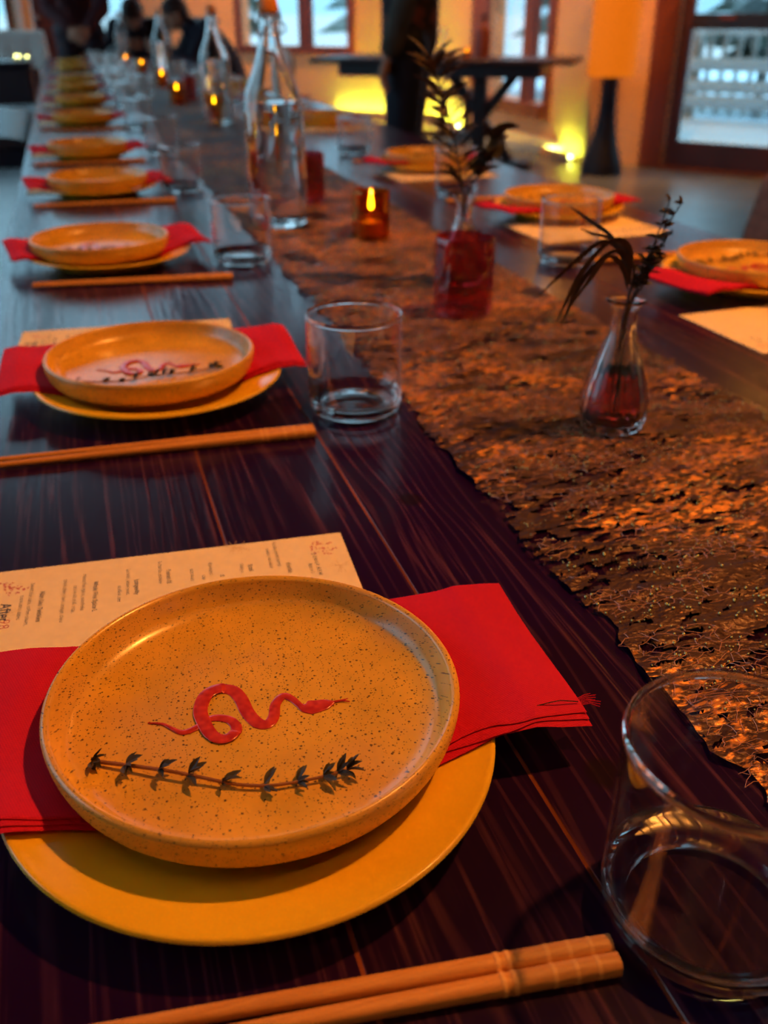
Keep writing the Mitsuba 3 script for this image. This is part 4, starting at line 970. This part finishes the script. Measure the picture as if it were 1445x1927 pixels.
def hand(J, s):
    w, e = np.array(J[s + 'wr'], float), np.array(J[s + 'el'], float); d = (w - e) / np.linalg.norm(w - e)
    side = np.cross(d, [0, 1, .2]); side /= np.linalg.norm(side); nrm = np.cross(d, side); k = w + d * .085
    ms = [m3.Manifold.batch_hull([m3.Manifold.sphere(.017, 14).translate(list(map(float, q))) for q in (w + d * .01, k + side * .028, k - side * .028, k)])]
    for j, L in enumerate((.070, .080, .074, .058)):
        a = k + side * (.030 - .020 * j); b = a + d * L * .55 + nrm * .010; c = b + d * L * .42 + nrm * .025
        ms += [hull(a, .0095, b, .0085), hull(b, .0085, c, .0075)]
    a = w + d * .03 + side * .022; b = a + side * .03 + d * .03; c = b + d * .03 + side * .004 + nrm * .008
    return ms + [hull(a, .012, b, .0095), hull(b, .0095, c, .008)]


def head(J, face):
    c = np.array(J['skull'], float); f = np.array(face, float); f /= np.linalg.norm(f); u = np.array([0, 0, 1.0]); u = u - f * (f @ u); u /= np.linalg.norm(u); s = np.cross(f, u)
    S = lambda p, r_: m3.Manifold.sphere(r_, 22).translate(list(map(float, p)))
    m = [m3.Manifold.batch_hull([S(c + u * .035 - f * .012, .082), S(c + u * .03 + f * .012, .078), S(c - u * .065 + f * .045, .036), S(c - u * .03 + f * .02, .062)]),
         hull(c + f * .088 + u * .012, .009, c + f * .108 - u * .022, .013), hull(c + f * .082 - u * .058 + s * .016, .008, c + f * .082 - u * .058 - s * .016, .008), hull(c + f * .082 + u * .026 + s * .035, .009, c + f * .082 + u * .026 - s * .035, .009)]
    for q in (-1, 1): m.append(hull(c + s * q * .080 + u * .012, .014, c + s * q * .078 - u * .022, .010))
    return m, c, f, u, s


def person(lab, J, face, x, y, deg, shirt, trousers, sleeve=None, hat=None):
    J = {k: np.array(v, float) for k, v in J.items()}; t = thing('person', lab, 'person'); tw_ = at(x, y, 0, deg)
    hd, c, f, u, s = head(J, face)
    part(t, 'body', mikit.ply(blend(TORSO + ARM('L') + ARM('R') + LEG('L') + LEG('R'), J, hd + hand(J, 'L') + hand(J, 'R'), 0, .016, 8), 'mat_skin', True), tw_)
    for q in (-1, 1): part(t, 'eye', mikit.ply(move(trimesh.creation.icosphere(2, .011), *(c + f * .078 + u * .012 + s * q * .031)), 'mat_eye', True), tw_)
    S = lambda p, r_: m3.Manifold.sphere(r_, 26).translate(list(map(float, p)))
    hair = m3.Manifold.batch_hull([S(c + u * .045 - f * .022, .088), S(c + u * .052 + f * .012, .082), S(c - u * .04 - f * .055, .055)]) - m3.Manifold.batch_hull([S(c - u * .02 + f * .075, .070), S(c - u * .12 + f * .09, .07)])
    h_ = hair.refine_to_length(.02).to_mesh(); part(t, 'hair', mikit.ply(trimesh.Trimesh(h_.vert_properties[:, :3], h_.tri_verts), 'mat_hair', True), tw_)
    part(t, 'shirt', mikit.ply(blend(TORSO[:-2] + [('chest', .085, 'neck', .05)], J, (), .022), shirt, True), tw_)
    for q in 'LR': part(t, 'sleeve', mikit.ply(blend([(q + 'sh', .060, q + 'el', .047), (q + 'el', .046, q + 'cuff', .036)], {**J, q + 'cuff': J[q + 'el'] + (J[q + 'wr'] - J[q + 'el']) * .9}, (), .014), sleeve or shirt, True), tw_)
    lg = [(a, ra, b, rb) for q in 'LR' for a, ra, b, rb in LEG(q)[:2]] + [('Lhip', .092, 'Rhip', .092)]
    part(t, 'trousers', mikit.ply(blend(lg, J, (), .020), trousers, True), tw_)
    for q in 'LR': part(t, 'shoe', mikit.ply(blend([(q + 'an', .036, q + 'toe', .032), (q + 'an', .034, q + 'heel', .03)], {**J, q + 'an': J[q + 'an'] - [0, 0, .035]}, (), .008, .02, 4), 'mat_black', True), tw_)


STAND = dict(pelvis=(0, 0, .95), waist=(0, .0, 1.08), chest=(0, .01, 1.28), neck=(0, .0, 1.46), skull=(0, .03, 1.60), Lhip=(-.095, 0, .92), Rhip=(.095, 0, .92), Lkn=(-.10, .015, .50), Rkn=(.10, .03, .50), Lan=(-.10, -.02, .085), Ran=(.10, -.0, .085), Ltoe=(-.12, .15, .035), Rtoe=(.12, .17, .035), Lheel=(-.10, -.06, .033), Rheel=(.10, -.04, .033),
             Lsh=(-.19, 0, 1.40), Rsh=(.19, 0, 1.40), Lel=(-.235, -.03, 1.13), Rel=(.235, -.03, 1.12), Lwr=(-.235, .05, .89), Rwr=(.235, .05, .88))
person('standing person in dark floral shirt and black trousers in front of the trestle table', STAND, (.3, 1, -.25), 1.62, 4.75, 60, 'mat_shirt', 'mat_black', 'mat_sleeve')
SIT = dict(pelvis=(0, 0, .56), waist=(0, .02, .69), chest=(0, .08, .88), neck=(0, .11, 1.05), skull=(0, .15, 1.17), Lhip=(-.10, .02, .54), Rhip=(.10, .02, .54), Lkn=(-.13, .44, .52), Rkn=(.13, .44, .52), Lan=(-.13, .40, .085), Ran=(.13, .40, .085), Ltoe=(-.14, .56, .035), Rtoe=(.14, .56, .035), Lheel=(-.13, .36, .033), Rheel=(.13, .36, .033),
           Lsh=(-.19, .07, .99), Rsh=(.19, .07, .99), Lel=(-.25, .20, .76), Rel=(.25, .20, .76), Lwr=(-.14, .40, .80), Rwr=(.14, .40, .80))
HUNCH = dict(SIT, waist=(0, .04, .69), chest=(0, .20, .86), neck=(0, .33, .97), skull=(0, .42, 1.04), Lsh=(-.19, .22, .95), Rsh=(.19, .22, .95), Lel=(-.25, .38, .72), Rel=(.25, .38, .72), Lwr=(-.10, .58, .80), Rwr=(.10, .58, .80))
LEAN = dict(STAND, waist=(0, .05, 1.08), chest=(0, .20, 1.24), neck=(0, .30, 1.38), skull=(0, .38, 1.49), Lsh=(-.19, .22, 1.33), Rsh=(.19, .22, 1.33), Lel=(-.20, .34, 1.09), Rel=(.20, .36, 1.09), Lwr=(-.08, .52, .96), Rwr=(.06, .54, .96))
person('person in dark maroon clothes leaning over the far end of the long table', LEAN, (.2, 1, -.6), .17, 8.85, 178, 'mat_maroon', 'mat_black')
person('person in black hunched over at the far end of the table', HUNCH, (-.3, 1, -.8), .72, 9.35, 165, 'mat_black', 'mat_black')
person('person in black sitting upright on the right of the hunched guest at the far end', HUNCH, (0, 1, -.3), 1.34, 8.55, 95, 'mat_black', 'mat_black')
for i, (x, y, dg, lab) in enumerate(((.72, 9.35, 165, 'small black stool under the hunched guest in black'), (1.34, 8.55, 95, 'small black stool under the guest sitting upright in black'))):
    t = thing('stool', lab, 'stool'); tw_ = at(x, y, 0, dg)
    part(t, 'seat', mikit.ply(box(-.18, .18, -.2, .16, .36, .385, .01), 'mat_black_wood'), tw_)
    for sx in (-.14, .14):
        for sy in (-.16, .12): part(t, 'leg', mikit.ply(box(sx - .018, sx + .018, sy - .018, sy + .018, 0, .36), 'mat_black_wood'), tw_)
